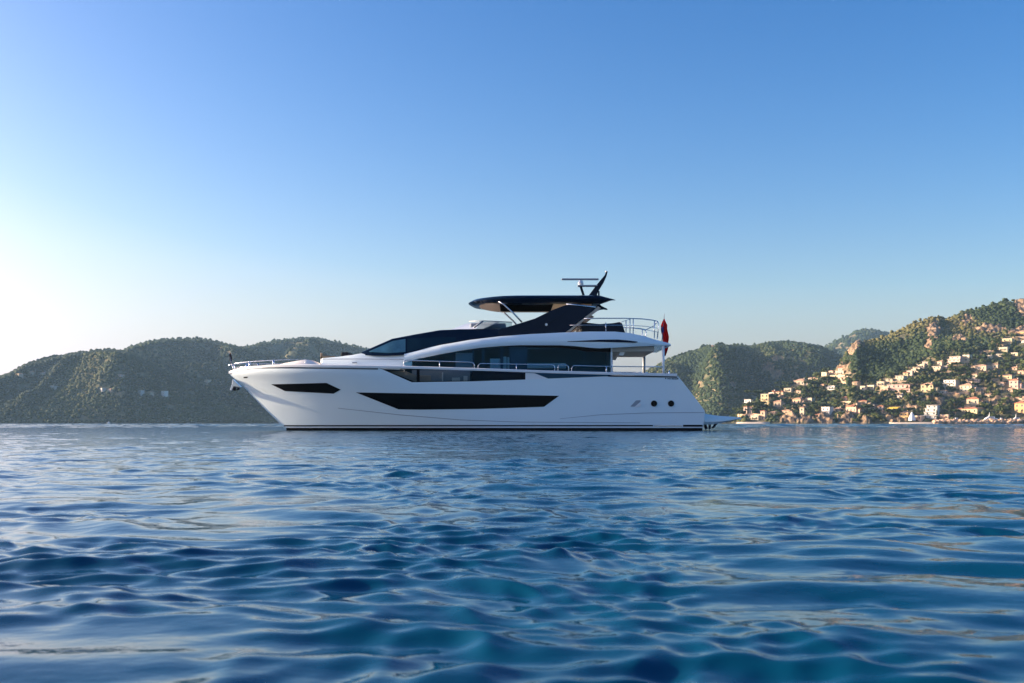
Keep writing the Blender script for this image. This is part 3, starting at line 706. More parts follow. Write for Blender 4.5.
# arch legs
ARCH = [(498, 329.2), (512, 325.6), (535, 318.4), (553, 309.6), (563, 305.8), (573, 303.2), (597, 306.6), (594, 310.4), (578, 322.5), (566, 332.0), (558, 334.0), (530, 335.6), (498, 337.6)]
def prism(name, poly, h0, h1, m, parent=None, mirror=False, bevel=0):
    obs = []
    for sd_ in ((1, -1) if mirror else (1,)):
        n = len(poly); V = [(S(a, b, h0)[0], h0*sd_, S(a, b, h0)[2]) for a, b in poly]+[(S(a, b, h0)[0], h1*sd_, S(a, b, h0)[2]) for a, b in poly]
        Fc = [tuple(range(n)), tuple(range(n, 2*n))[::-1]]+[(k, (k+1) % n, n+(k+1) % n, n+k) for k in range(n)]
        obs.append(mesh_obj(name, V, Fc, m, parent or yacht, bevel=bevel))
    return obs
legs = prism('arch_leg', ARCH, -2.47, -2.16, M['navy'], mirror=True, bevel=0.05)
for lg, sd_ in zip(legs, (1, -1)):
    # raised facet along the leg, courtesy lamp, pale inner lining
    pl = [(522, 330.8), (540, 322.5), (556, 314.2), (572, 307.2), (562, 315.5), (546, 325.2), (536, 329.6)]
    n = len(pl); V = [(S(a, b, -2.47)[0], (-2.49)*sd_, S(a, b, -2.47)[2]) for a, b in pl]+[(S(a, b, -2.47)[0], (-2.42)*sd_, S(a, b, -2.47)[2]) for a, b in pl]
    mesh_obj('leg_facet', V, [tuple(range(n)), tuple(range(n, 2*n))[::-1]]+[(k, (k+1) % n, n+(k+1) % n, n+k) for k in range(n)], M['navy'], lg, bevel=0.02)
    p = S(546.3, 324.6, -2.48); MB().tube([(p[0], -2.52*sd_, p[2]), (p[0], -2.44*sd_, p[2])], 0.07, 12).build('lamp', M['cap'], lg)
    pl = [(597.6, 306.9), (600.5, 308.4), (575, 327.5), (570, 332), (566, 332.2), (578.5, 322.6)]
    n = len(pl); V = [(S(a, b, -2.2)[0], (-2.44)*sd_, S(a, b, -2.2)[2]) for a, b in pl]+[(S(a, b, -2.2)[0], (-1.95)*sd_, S(a, b, -2.2)[2]) for a, b in pl]
    mesh_obj('leg_lining', V, [tuple(range(n)), tuple(range(n, 2*n))[::-1]]+[(k, (k+1) % n, n+(k+1) % n, n+k) for k in range(n)], M['beige'], lg, bevel=0.01)
# hardtop
def hardtop():
    xn = S(468.5, 302, 0)[0]; xs_ = S(520, 0, -2.35)[0]; xa = S(600, 0, -2.35)[0]; xt = S(616, 0, -2.35)[0]
    out_ = []
    for k in range(13):            # rounded nose, port to centre
        t = math.pi/2*k/12
        out_.append((xn+(xs_-xn)*(1-math.cos(t))**1.0, -2.38*math.sin(t)**0.8))
    out_ = out_[1:]
    side = [(xs_+(xa-xs_)*k/6, -2.40) for k in range(1, 7)]+[(xa+0.45, -2.40), (xt-0.05, -2.36), (xt, -2.26), (xt-0.35, -1.9), (xa-0.1, -1.5), (xa-0.35, -0.8)]
    left = out_+side
    pts = [(xn, 0)]+left+[(xa-0.42, 0)]+[(x, -y) for x, y in left[::-1]]
    zt = S(0, 294.7, -2.3)[2]; zm = zt-0.20; zb = S(0, 303.4, -2.2)[2]
    def ring(ins, z, front=0.0, droop=0.0, aft=0.0):
        r = []
        for (x, y) in pts:
            f = np.clip((xs_-x)/(xs_-xn), 0, 1); a = np.clip((x-xa)/(xt-xa), 0, 1)
            yy = math.copysign(max(abs(y)-ins, 0), y); xx = x+ins*0.9*f**0.5*(1.0)+front*f**2 - ins*0.4*a
            zz = z-droop*f**1.6-aft*a
            r.append((xx, yy, zz))
        return r
    rings = [ring(0.32, zb, 0.55, -0.12, -0.24), ring(0.10, zb+0.10, 0.15, 0.02, -0.10), ring(0.0, zm, 0, 0.03, 0.10), ring(0.10, zt-0.06, 0.12, 0.04, 0.20), ring(0.34, zt, 0.35, 0.03, 0.24), ring(1.2, zt+0.03, 1.0, 0.0, 0.24)]
    mb = MB(); mb.loft(rings)
    o = mb.build('hardtop', M['navy'], yacht, smooth=True, sharp=38)
    # headlining: forward panel, sunroof blind, aft panel, side borders
    zl = zb-0.015
    x0, x1, x2, x3 = S(476, 0, -1)[0], S(499.5, 0, -2)[0], S(553, 0, -2)[0], S(592, 0, -2)[0]
    def panel(name, poly, m, th=0.03):
        n = len(poly); V = [(x, y, zl+dz) for x, y, dz in poly]+[(x, y, zl+dz+th) for x, y, dz in poly]
        mesh_obj(name, V, [tuple(range(n)), tuple(range(n, 2*n))[::-1]]+[(k, (k+1) % n, n+(k+1) % n, n+k) for k in range(n)], m, o)
    fr = []
    for k in range(-8, 9):
        t = k/8; yy = 1.95*math.sin(t*math.pi/2); fr.append((x0+0.15+(x1-x0-0.15)*(1-math.cos(t*math.pi/2)), yy, 0.0))
    nose = [(x, y, 0.10*np.clip((x1-x)/(x1-x0), 0, 1)) for x, y, _ in fr]
    panel('front_lining', nose, M['beige'])
    panel('sunroof_blind', [(x1+0.02, -1.45, 0), (x2, -1.45, 0), (x2, 1.60, 0), (x1+0.02, 1.60, 0)], M['blind'])
    panel('side_lining', [(x1+0.02, 1.62, -0.003), (x2, 1.62, -0.003), (x2, 2.02, -0.003), (x1+0.02, 2.02, -0.003)], M['beige'])
    panel('aft_lining', [(x2+0.02, -2.0, 0), (x3, -2.0, 0), (x3, 2.0, 0), (x2+0.02, 2.0, 0)], M['beige'])
    return o
ht = hardtop()
for s_ in (1, -1):
    a, b, c, d = S(497.5, 300.2, -2.2), S(504, 304.2, -2.2), S(513, 312.5, -2.2), S(522, 322.0, -2.2)
    MB().tube([(p[0], -2.05*s_ if i == 0 else -2.12*s_, p[2]) for i, p in enumerate((a, b, c, d))], 0.045, 8).build('strut', M['steel'], yacht, smooth=True)
    a, b = S(566, 304.4, -2.3), S(596, 307.2, -2.5); MB().tube([(a[0], -2.50*s_, a[2]), (b[0], -2.50*s_, b[2])], 0.035, 8).build('arch_trim', M['steel'], yacht, smooth=True)
# radar mast
mast = prism('radar_mast', [(588, 296.3), (596.5, 296.6), (598, 292), (603.5, 283.0), (606.5, 276.5), (607.8, 271.2), (606.2, 271.6), (604.6, 275.4), (601.2, 279.2), (596, 285.6)], -0.14, 0.14, M['navy'], bevel=0.02)[0]
bx = MB(); a = S(577.5, 285.4, 0); b = S(597, 286.5, 0); bx.box(a[0], b[0], -0.22, 0.22, b[2], a[2]); bx.build('platform', M['grey'], mast)
prism('stay', [(579.5, 286.4), (582, 286.4), (585, 295.8), (582.6, 295.8)], -0.05, 0.05, M['navy'], mast)
bx = MB(); p = S(580.7, 282.9, 0)
bx.tube([(p[0], 0, S(0, 285.5, 0)[2]), (p[0], 0, S(0, 284.6, 0)[2]), (p[0], 0, S(0, 282.4, 0)[2]), (p[0], 0, S(0, 281, 0)[2]), (p[0], 0, S(0, 280.2, 0)[2])], [0.10, 0.15, 0.16, 0.12, 0.06], 14)
rad = bx.build('radar', M['cap'], mast, smooth=True)
a = S(561.5, 278.4, 0); b = S(598.6, 280.2, 0)
rb = MB().box(a[0], b[0], -0.07, 0.07, b[2], a[2]).build('scanner_bar', M['grey'], rad, bevel=0.03)
p = S(596.4, 0, 0)[0]; MB().tube([(p, 0.2, S(0, 296.2, 0)[2]), (p, 0.2, S(0, 285, 0)[2])], 0.018, 6).build('aerial', M['cap'], mast)
p = S(598.5, 0, 0)[0]; MB().tube([(p, -0.2, S(0, 296.2, 0)[2]), (p, -0.2, S(0, 291.5, 0)[2])], 0.05, 8).build('aerial', M['navy'], mast)
p = S(606.2, 0, 0)[0]; MB().tube([(p, 0, S(0, 272.2, 0)[2]), (p, 0, S(0, 270.9, 0)[2])], 0.06, 8).build('masthead_light', M['cap'], mast)
# flybridge aft: seat block, rails
sections('fly_sofa', [(579.0, 331, 332.5, 1.9), (580.5, 323.0, 332.5, 2.0), (582.5, 321.8, 332.5, 2.05), (600, 323.6, 332.5, 2.05), (613, 322.8, 332.5, 2.05), (620, 321.6, 332.5, 2.05), (622.5, 323.0, 332.5, 2.0), (625, 331, 332.5, 1.9)], M['darkcloth'], taper=0.12)
fr_ = MB(); fp = MB()
for s_ in (1, -1):
    def q(px, py, h=-2.5): p = S(px, py, h); return (p[0], p[1]*s_, p[2])
    fr_.tube([q(584, 318.6), q(600, 318.3), q(625, 318.3), q(642, 318.9), q(653, 320.2), q(657.5, 321.4), q(658.6, 323.5), q(658.3, 329), q(657.2, 339)], 0.028, 6)
    for pts in ([(570, 325.2), (590, 325.0), (625, 325.2), (645, 326.2), (658, 328.2)], [(626, 327.3), (640, 328.3), (657.8, 332.2)]):
        fr_.tube([q(*p) for p in pts], 0.016, 6)
    for px, t, b in ((605.8, 322.5, 331.4), (626, 320.4, 333), (630, 318.4, 333.4), (633.2, 318.6, 334), (654.4, 320.6, 338.5)):
        fr_.tube([q(px, t), q(px, b)], 0.026, 6)
    fr_.tube([q(620, 322.4), q(630, 319.2)], 0.016, 6)
pz = S(657.5, 0, -2.5)[0]
fr_.tube([(pz, -2.5, S(0, 321.4, -2.5)[2]), (pz+0.15, 0, S(0, 321.4, -2.5)[2]), (pz, 2.5, S(0, 321.4, -2.5)[2])], 0.028, 6)
fr_.build('flybridge_rail', M['steel'], yacht, smooth=True)
# cockpit posts and brackets
for s_ in (1, -1):
    p = S(663.3, 374.5, -2.55); px_ = p[0] if s_ > 0 else S(644, 374, 2.55)[0]
    MB().tube([(px_, -2.55*s_, p[2]-0.3), (px_, -2.55*s_, S(663.3, 345.6, -2.55)[2])], 0.07 if s_ > 0 else 0.09, 10).build('cockpit_post', M['cap'] if s_ > 0 else M['grey'], yacht, smooth=True)
prism('bracket', [(618.5, 354.8), (623.2, 355.6), (626, 350.6), (634, 347.6), (640, 346.2), (628, 346.6), (621.5, 350.0)], -2.1, -1.9, M['cap'], mirror=True, bevel=0.02)
# side rails
for s_ in (1, -1):
    def g(px, py, ins=0.14):
        p = onhull(px, py, 0.0); return (p[0], (p[1]+ins)*s_, p[2])
    r_ = MB()
    r_.tube([g(403.5, 367.5), g(403.5, 361.8), g(405.5, 360.2), g(440, 361.0), g(470, 361.9), g(473.5, 363.0), g(474.3, 365), g(474.3, 370)], 0.028, 6); r_.tube([g(439.4, 361), g(439.4, 368.6)], 0.03, 6); r_.build('side_rail', M['steel'], yacht, smooth=True)
    r_ = MB()
    r_.tube([g(478, 370), g(478, 365.6), g(480, 363.4), g(516, 363.9), g(553, 364.5), g(554.6, 366), g(554.8, 373)], 0.026, 6); r_.tube([g(516.4, 363.9), g(516.4, 371.2)], 0.03, 6); r_.build('side_rail', M['steel'], yacht, smooth=True)
    r_ = MB()
    r_.tube([g(558, 373), g(558.2, 366.4), g(559.5, 364.7), g(567, 364.9), g(568.6, 366.6), g(568.8, 373.4)], 0.026, 6); r_.build('side_rail', M['steel'], yacht, smooth=True)
    r_ = MB()
    r_.tube([g(571.5, 373.5), g(572, 367.6), g(574, 365.4), g(606, 366.2), g(640, 366.6), g(663, 366.8)], 0.026, 6); r_.tube([g(606.6, 366.2), g(606.6, 374)], 0.035, 6)
    r_.tube([g(612.6, 360), g(613, 374)], 0.02, 6); r_.build('side_rail', M['steel'], yacht, smooth=True)
    p = onhull(669.5, 374.0); MB().tube([(p[0], (p[1]+0.15)*s_, p[2]-0.1), (p[0], (p[1]+0.15)*s_, p[2]+0.2)], 0.045, 8).build('bollard', M['steel'], yacht, smooth=True)
# bow rail, wrapped round the stem
def bow_rail():
    mb = MB()
    TOP = [(232.8, 364.4), (236, 363.2), (243, 362.3), (249.5, 361.8), (262, 360.9), (273.5, 360.2), (290, 359.6), (305, 359.2)]
    MID = [(232.8, 367.6), (243, 366.8), (249.5, 366.3), (273.5, 364.8)]
    def side(pts, s_):
        o = []
        for px, py in pts:
            ps = float(interp(SHEER, px)); b = onhull(px, ps); hh = max(0.02, -b[1]-0.06)
            p = S(px, py, -hh); o.append((p[0], -hh*s_, p[2]))
        return o
    for s_ in (1, -1):
        mb.tube(side(TOP, s_), [0.018]*6+[0.012]*2, 6); mb.tube(side(MID, s_), 0.010, 6)
        for px, w_ in ((233.2, .03), (249.5, .05), (273.5, .065), (305, .016)):
            t = float(interp(TOP, px)); p = side([(px, t), (px, float(interp(SHEER, px))-0.6)], s_); mb.tube(p, w_, 6)
    a = side(TOP[:1], 1)[0]; mb.tube([a, (a[0]-0.15, 0, a[2]), (a[0], -a[1], a[2])], 0.034, 6)
    mb.build('bow_rail', M['steel'], yacht, smooth=True)
bow_rail()
# windlass lump, bow fitting and anchor under the stem
p = S(245.5, 364.6, -0.5); MB().tube([(p[0], 0, p[2]-0.45), (p[0], 0, p[2]-0.1), (p[0], 0, p[2]+0.05)], [0.22, 0.2, 0.1], 10).build('windlass', M['steel'], yacht, smooth=True)
an = MB(); 
prof = [(233.5, 380.2), (239, 386.6), (243.5, 389.6), (238.5, 388.8), (234.2, 386.4)]
anchor = prism('anchor', [(232.6, 379.0), (236.2, 382.4), (240.8, 386.8), (239.6, 388.4), (234.0, 386.8), (231.6, 391.0), (229.8, 390.2), (231.8, 384.6)], -0.16, 0.16, M['steel'], bevel=0.02)[0]
for s_ in (1, -1):
    prism('fluke', [(233.4, 386.2), (236.0, 386.6), (235.2, 390.6), (231.8, 390.4)], -0.36*1 if s_ > 0 else 0.2, -0.2 if s_ > 0 else 0.36, M['darkcloth'], anchor, bevel=0.01)
    prism('fluke', [(238.0, 386.8), (239.8, 389.4), (236.6, 390.0)], -0.34 if s_ > 0 else 0.2, -0.2 if s_ > 0 else 0.34, M['darkcloth'], anchor, bevel=0.01)
# swim platform and its legs
def swim():
    rings = []
    for px, t, b, hw in ((704.2, 413.4, 424.6, 2.66), (712, 414.9, 424.4, 2.64), (720, 415.9, 423.4, 2.58), (730, 416.5, 421.6, 2.5), (738, 417.2, 419.6, 2.42), (741.5, 418.0, 418.9, 2.3)):
        X, _, zt = S(px, t, -hw); zb = S(px, b, -hw)[2]; k = (zt-zb)*0.25
        rings.append([(X, -hw+0.1, zb), (X, -hw, zb+k), (X, -hw, zt-k), (X, -hw+0.05, zt), (X, hw-0.05, zt), (X, hw, zt-k), (X, hw, zb+k), (X, hw-0.1, zb)])
    return MB().loft(rings).build('swim_platform', M['gel'], yacht, smooth=True, sharp=35)
sw = swim()
for s_ in (1, -1):
    for pl in ([(703.2, 422.8), (706, 422.8), (707.8, 428.4), (705.6, 429.8)], [(709.0, 423.0), (711.2, 423.0), (710.6, 429.0), (708.8, 429.4)], [(711.8, 428.2), (713.6, 428.4), (718.6, 422.6), (715.8, 422.6)]):
        h0, h1 = (-2.35, -2.2) if s_ > 0 else (2.2, 2.35); prism('platform_bracket', pl, h0, h1, M['navy'], sw)
# flags: each a thing of its own
fl = empty('red_ensign', (RX+8.42, YC, S(0, 345, 0)[2])); tag(fl, 'furled red ensign on a staff at the stern of the white motor yacht', 'flag')
def fl_p(px, py, h=0): p = S(px, py, h); return (p[0]-8.42, p[1], p[2]-S(0, 345, 0)[2])
MB().tube([fl_p(661.5, 346.2), fl_p(663, 330), fl_p(664.4, 314)], [0.03, 0.025, 0.015], 8).build('flagstaff', M['grey'], fl, smooth=True)
def flag_cloth(rows, m, base, name, parent, nfold=2, amp=0.05):
    """hanging cloth: rows of (py, px left, px right)"""
    V = []; Fc = []; n = 26
    for i, (py, a, b) in enumerate(rows):
        for k in range(n):
            u = k/(n-1); px = a+(b-a)*u; p = base(px, py+0.5*math.sin(u*5+i)*0.4); V.append((p[0], p[1]+amp*math.sin(u*math.pi*2*nfold+i*0.25)*(0.3+u), p[2]))
    V += [(x, y+0.012, z) for x, y, z in V]; N = len(rows)*n
    for i in range(len(rows)-1):
        for k in range(n-1):
            a = i*n+k; Fc.append((a, a+1, a+n+1, a+n)); Fc.append((N+a, N+a+n, N+a+n+1, N+a+1))
    for i in range(len(rows)-1):
        for k in (0, n-1): a = i*n+k; Fc.append((a, a+n, N+a+n, N+a))
    for i in (0, len(rows)-1):
        for k in range(n-1): a = i*n+k; Fc.append((a, a+1, N+a+1, N+a))
    return mesh_obj(name, V, Fc, m, parent, smooth=True, sharp=60)
rows = [(319, 663.6, 664.8), (322, 662.2, 666.0), (325, 661.0, 667.4), (329, 660.8, 667.2), (333, 661.4, 668.0), (337, 662.6, 668.8), (341, 663.0, 668.4), (344, 663.4, 667.6), (348, 663.4, 668.0), (352, 664.0, 666.8), (356, 664.4, 665.2)]
cl = flag_cloth(rows, M['red'], fl_p, 'cloth', fl, nfold=2.4, amp=0.09)
flag_cloth([(327, 661.0, 663.2), (330, 660.8, 663.6), (333, 661.0, 663.4)], M['flagblue'], lambda px, py: (lambda p: (p[0], p[1]-0.13, p[2]))(fl_p(px, py)), 'canton', cl, nfold=1, amp=0.02)
bf = empty('bow_flag', (S(231.5, 366, 0)[0]+RX, YC, S(0, 366, 0)[2])); tag(bf, 'small dark flag hanging from a short staff above the bow tip of the white yacht', 'flag')
def bf_p(px, py, h=0): p = S(px, py, h); q = S(231.5, 366, 0); return (p[0]-q[0], p[1], p[2]-q[2])
MB().tube([bf_p(233.6, 367.6), bf_p(231.6, 364.8), bf_p(229.6, 352.4)], [0.03, 0.025, 0.015], 8).build('flagstaff', M['steel'], bf, smooth=True)
flag_cloth([(353.2, 229.3, 230.4), (356, 229.3, 231.4), (359, 229.6, 232.2), (362, 229.8, 231.8), (364.6, 230.8, 231.6)], M['darkcloth'], bf_p, 'cloth', bf, nfold=2, amp=0.04)
MB().tube([bf_p(228.6, 365.4), bf_p(231, 365.2), bf_p(233.5, 366.6)], 0.05, 8).build('bracket', M['steel'], bf, smooth=True)
# ------------------------------------------------------------------ the village on the right-hand shore
WALLC = {'cream': (0.62, 0.51, 0.35), 'white': (0.70, 0.65, 0.57), 'beige': (0.52, 0.40, 0.28), 'pink': (0.60, 0.39, 0.31), 'palepink': (0.60, 0.45, 0.35), 'yellow': (0.62, 0.49, 0.27),
         'ochre': (0.60, 0.38, 0.16), 'peach': (0.70, 0.46, 0.30), 'grey': (0.5, 0.47, 0.42), 'tan': (0.48, 0.34, 0.22)}
for k, c in WALLC.items(): M['wall_'+k] = mat(k+'_render', c, 0.85, noise=0.14, nscale=0.5)
M['tile'] = mat('terracotta_tiles', (0.42, 0.17, 0.09), 0.85, noise=0.35, nscale=1.2)
M['paletile'] = mat('pale_clay_tiles', (0.50, 0.30, 0.19), 0.85, noise=0.3, nscale=1.2)
M['flatroof'] = mat('pale_flat_roof', (0.52, 0.46, 0.38), 0.9, noise=0.2, nscale=0.6)
M['pane'] = mat('dark_window_pane', (0.07, 0.075, 0.08), 0.15, noise=0.3)
M['stone'] = mat('dry_stone', (0.46, 0.34, 0.23), 0.95, noise=0.35, nscale=0.9)
M['rubble'] = mat('red_rock', (0.62, 0.39, 0.24), 0.95, noise=0.5, nscale=0.35)
M['sand'] = mat('pale_sand', (0.68, 0.56, 0.42), 0.95, noise=0.15, nscale=0.3)
M['awning'] = mat('yellow_awning', (0.75, 0.50, 0.05), 0.8, noise=0.15)
M['boatwhite'] = mat('boat_white', (0.80, 0.80, 0.80), 0.3, noise=0.05)
FRONT = R(-46)
WINM = {}
def window_mesh(wd, hg, face):
    k = (round(wd, 1), round(hg, 1), face)
    if k not in WINM:
        mb = MB(); wd, hg = k[0], k[1]
        if face == 'f': mb.box(-wd/2, wd/2, -0.05, 0.25, 0, hg)
        else: mb.box(-0.05, 0.25, -wd/2, wd/2, 0, hg)
        me = bpy.data.meshes.new('window')
        me.from_pydata(mb.v, [], mb.f); me.materials.append(M['pane']); WINM[k] = me
    return WINM[k]
def win(parent, x, y, z, wd, hg, face):
    o = bpy.data.objects.new('window', window_mesh(wd, hg, face)); COL.objects.link(o); o.parent = parent; o.location = (x, y, z); return o
def windows_on(parent, x0, x1, yf, z0, floors, fh, face, every=3.2):
    n = max(1, min(6, int((x1-x0)/every)))
    for f in range(floors):
        for i in range(n):
            u = x0+(x1-x0)*(i+0.5)/n; wd = min(1.2, (x1-x0)/n*0.38); hg = fh*0.44
            if face == 'f': win(parent, u, yf, z0+f*fh+fh*0.22, wd, hg, 'f')
            else: win(parent, yf, u, z0+f*fh+fh*0.22, wd, hg, 's')
def hip_roof(parent, x0, x1, y0, y1, z, pitch, m, gable=False):
    e = 0.5; x0 -= e; x1 += e; y0 -= e; y1 += e; d = (y1-y0)/2; h = d*pitch; ins = 0.0 if gable else min(d, (x1-x0)/2*0.95)
    V = [(x0, y0, z), (x1, y0, z), (x1, y1, z), (x0, y1, z), (x0, y0, z+0.22), (x1, y0, z+0.22), (x1, y1, z+0.22), (x0, y1, z+0.22), (x0+ins, y0+d, z+0.22+h), (x1-ins, y0+d, z+0.22+h)]
    Fc = [(0, 3, 2, 1), (0, 1, 5, 4), (1, 2, 6, 5), (2, 3, 7, 6), (3, 0, 4, 7), (4, 5, 9, 8), (6, 7, 8, 9), (5, 6, 9), (7, 4, 8)]
    return mesh_obj('roof', V, Fc, m, parent)
def flat_roof(parent, x0, x1, y0, y1, z, m):
    r = MB().box(x0-0.25, x1+0.25, y0-0.25, y1+0.25, z, z+0.35).build('roof', m, parent)
    return r
HPOS = []
def house(hill, px, py, wpx, hpx, col, kind, label, cat='house', rz=None, group=None, roofm='tile', small=False):
    X, Y, Z, v = hill.at(px, py)
    k = Y/F*1.15; wm, hm = wpx*k, hpx*k
    rz_ = FRONT if rz is None else rz
    root = empty('house' if cat == 'house' else cat.replace(' ', '_'), (X, Y, Z-0.3), rz_+R(random.uniform(-9, 9))); tag(root, label, cat, group)
    HPOS.append((px, py, wpx, hpx))
    wd = wm*0.80; dp = max(3.5, min(wm*0.62, 11)); y0, y1 = 0.0, dp; x0, x1 = -wd/2, wd/2
    fh = 3.0; wmat = M['wall_'+col]; rm = M[roofm]
    def block(a0, a1, b0, b1, top, nm='wall', z0=-5):
        return MB().box(a0, a1, b0, b1, z0, top).build(nm, wmat, root)
    if kind == 'hip' or kind == 'gable':
        rp = 0.42; rise = (dp/2+0.5)*rp; body = max(2.4, hm-rise*0.8); fl = max(1, int(body/2.7))
        w_ = block(x0, x1, y0, y1, body); r_ = hip_roof(root, x0, x1, y0, y1, body, rp, rm, kind == 'gable')
        MB().box(x1-wd*0.3, x1-wd*0.3+0.8, y0+dp*0.6, y0+dp*0.6+0.8, body, body+rise+0.9).build('chimney', wmat, r_)
        windows_on(root, x0, x1, y0-0.02, 0.3, fl, body/fl, 'f'); windows_on(root, y0, y1, x0-0.02, 0.3, fl, body/fl, 's')
        if wpx >= 8:      # a lower wing to one side
            block(x1, x1+wd*0.28, y0+1.2, y1, body*0.6); hip_roof(root, x1+0.51, x1+wd*0.28, y0+1.7, y1, body*0.6, 0.35, rm)
    elif kind == 'flat':
        fl = max(1, int(hm/2.8)); w_ = block(x0, x1, y0, y1, hm-0.35); flat_roof(root, x0, x1, y0, y1, hm-0.35, M['flatroof'])
        windows_on(root, x0, x1, y0-0.02, 0.3, fl, (hm-0.4)/fl, 'f'); windows_on(root, y0, y1, x0-0.02, 0.3, fl, (hm-0.4)/fl, 's')
        if wpx >= 8:
            MB().box(x0-0.4, x1*0.35, -1.8, -0.02, hm*0.48, hm*0.48+0.25).build('balcony', wmat, root)
    elif kind == 'tier':
        n = max(2, int(round(hm/3.0))); h1 = hm/n
        for f in range(n):
            s_ = f*1.6; a0, a1 = x0+f*wd*0.05, x1-f*wd*0.04
            MB().box(a0, a1, s_, s_+dp, -5 if f == 0 else f*h1, (f+1)*h1-0.3).build('wall', wmat, root)
            MB().box(a0-0.3, a1+0.3, s_-0.9, s_+dp+0.2, (f+1)*h1-0.3, (f+1)*h1-0.003).build('terrace', wmat if f < n-1 else M['flatroof'], root)
            windows_on(root, a0, a1, s_-0.02, f*h1+0.1, 1, h1, 'f', 3.6)
    elif kind == 'long':
        body = max(2.2, hm*0.72); block(x0, x1, y0, y0+dp, body); hip_roof(root, x0, x1, y0, y0+dp, body, 0.25, rm)
        windows_on(root, x0, x1, y0-0.02, 0.1, 1, body, 'f', 4)
    elif kind == 'tower':
        fl = max(2, int(hm/3)); block(x0, x1, y0, y0+wd, hm-0.6); hip_roof(root, x0, x1, y0, y0+wd, hm-0.6, 0.3, rm)
        windows_on(root, x0, x1, y0-0.02, 0.3, fl, (hm-0.8)/fl, 'f'); windows_on(root, y0, y0+wd, x0-0.02, 0.3, fl, (hm-0.8)/fl, 's')
    return root
H = head_f
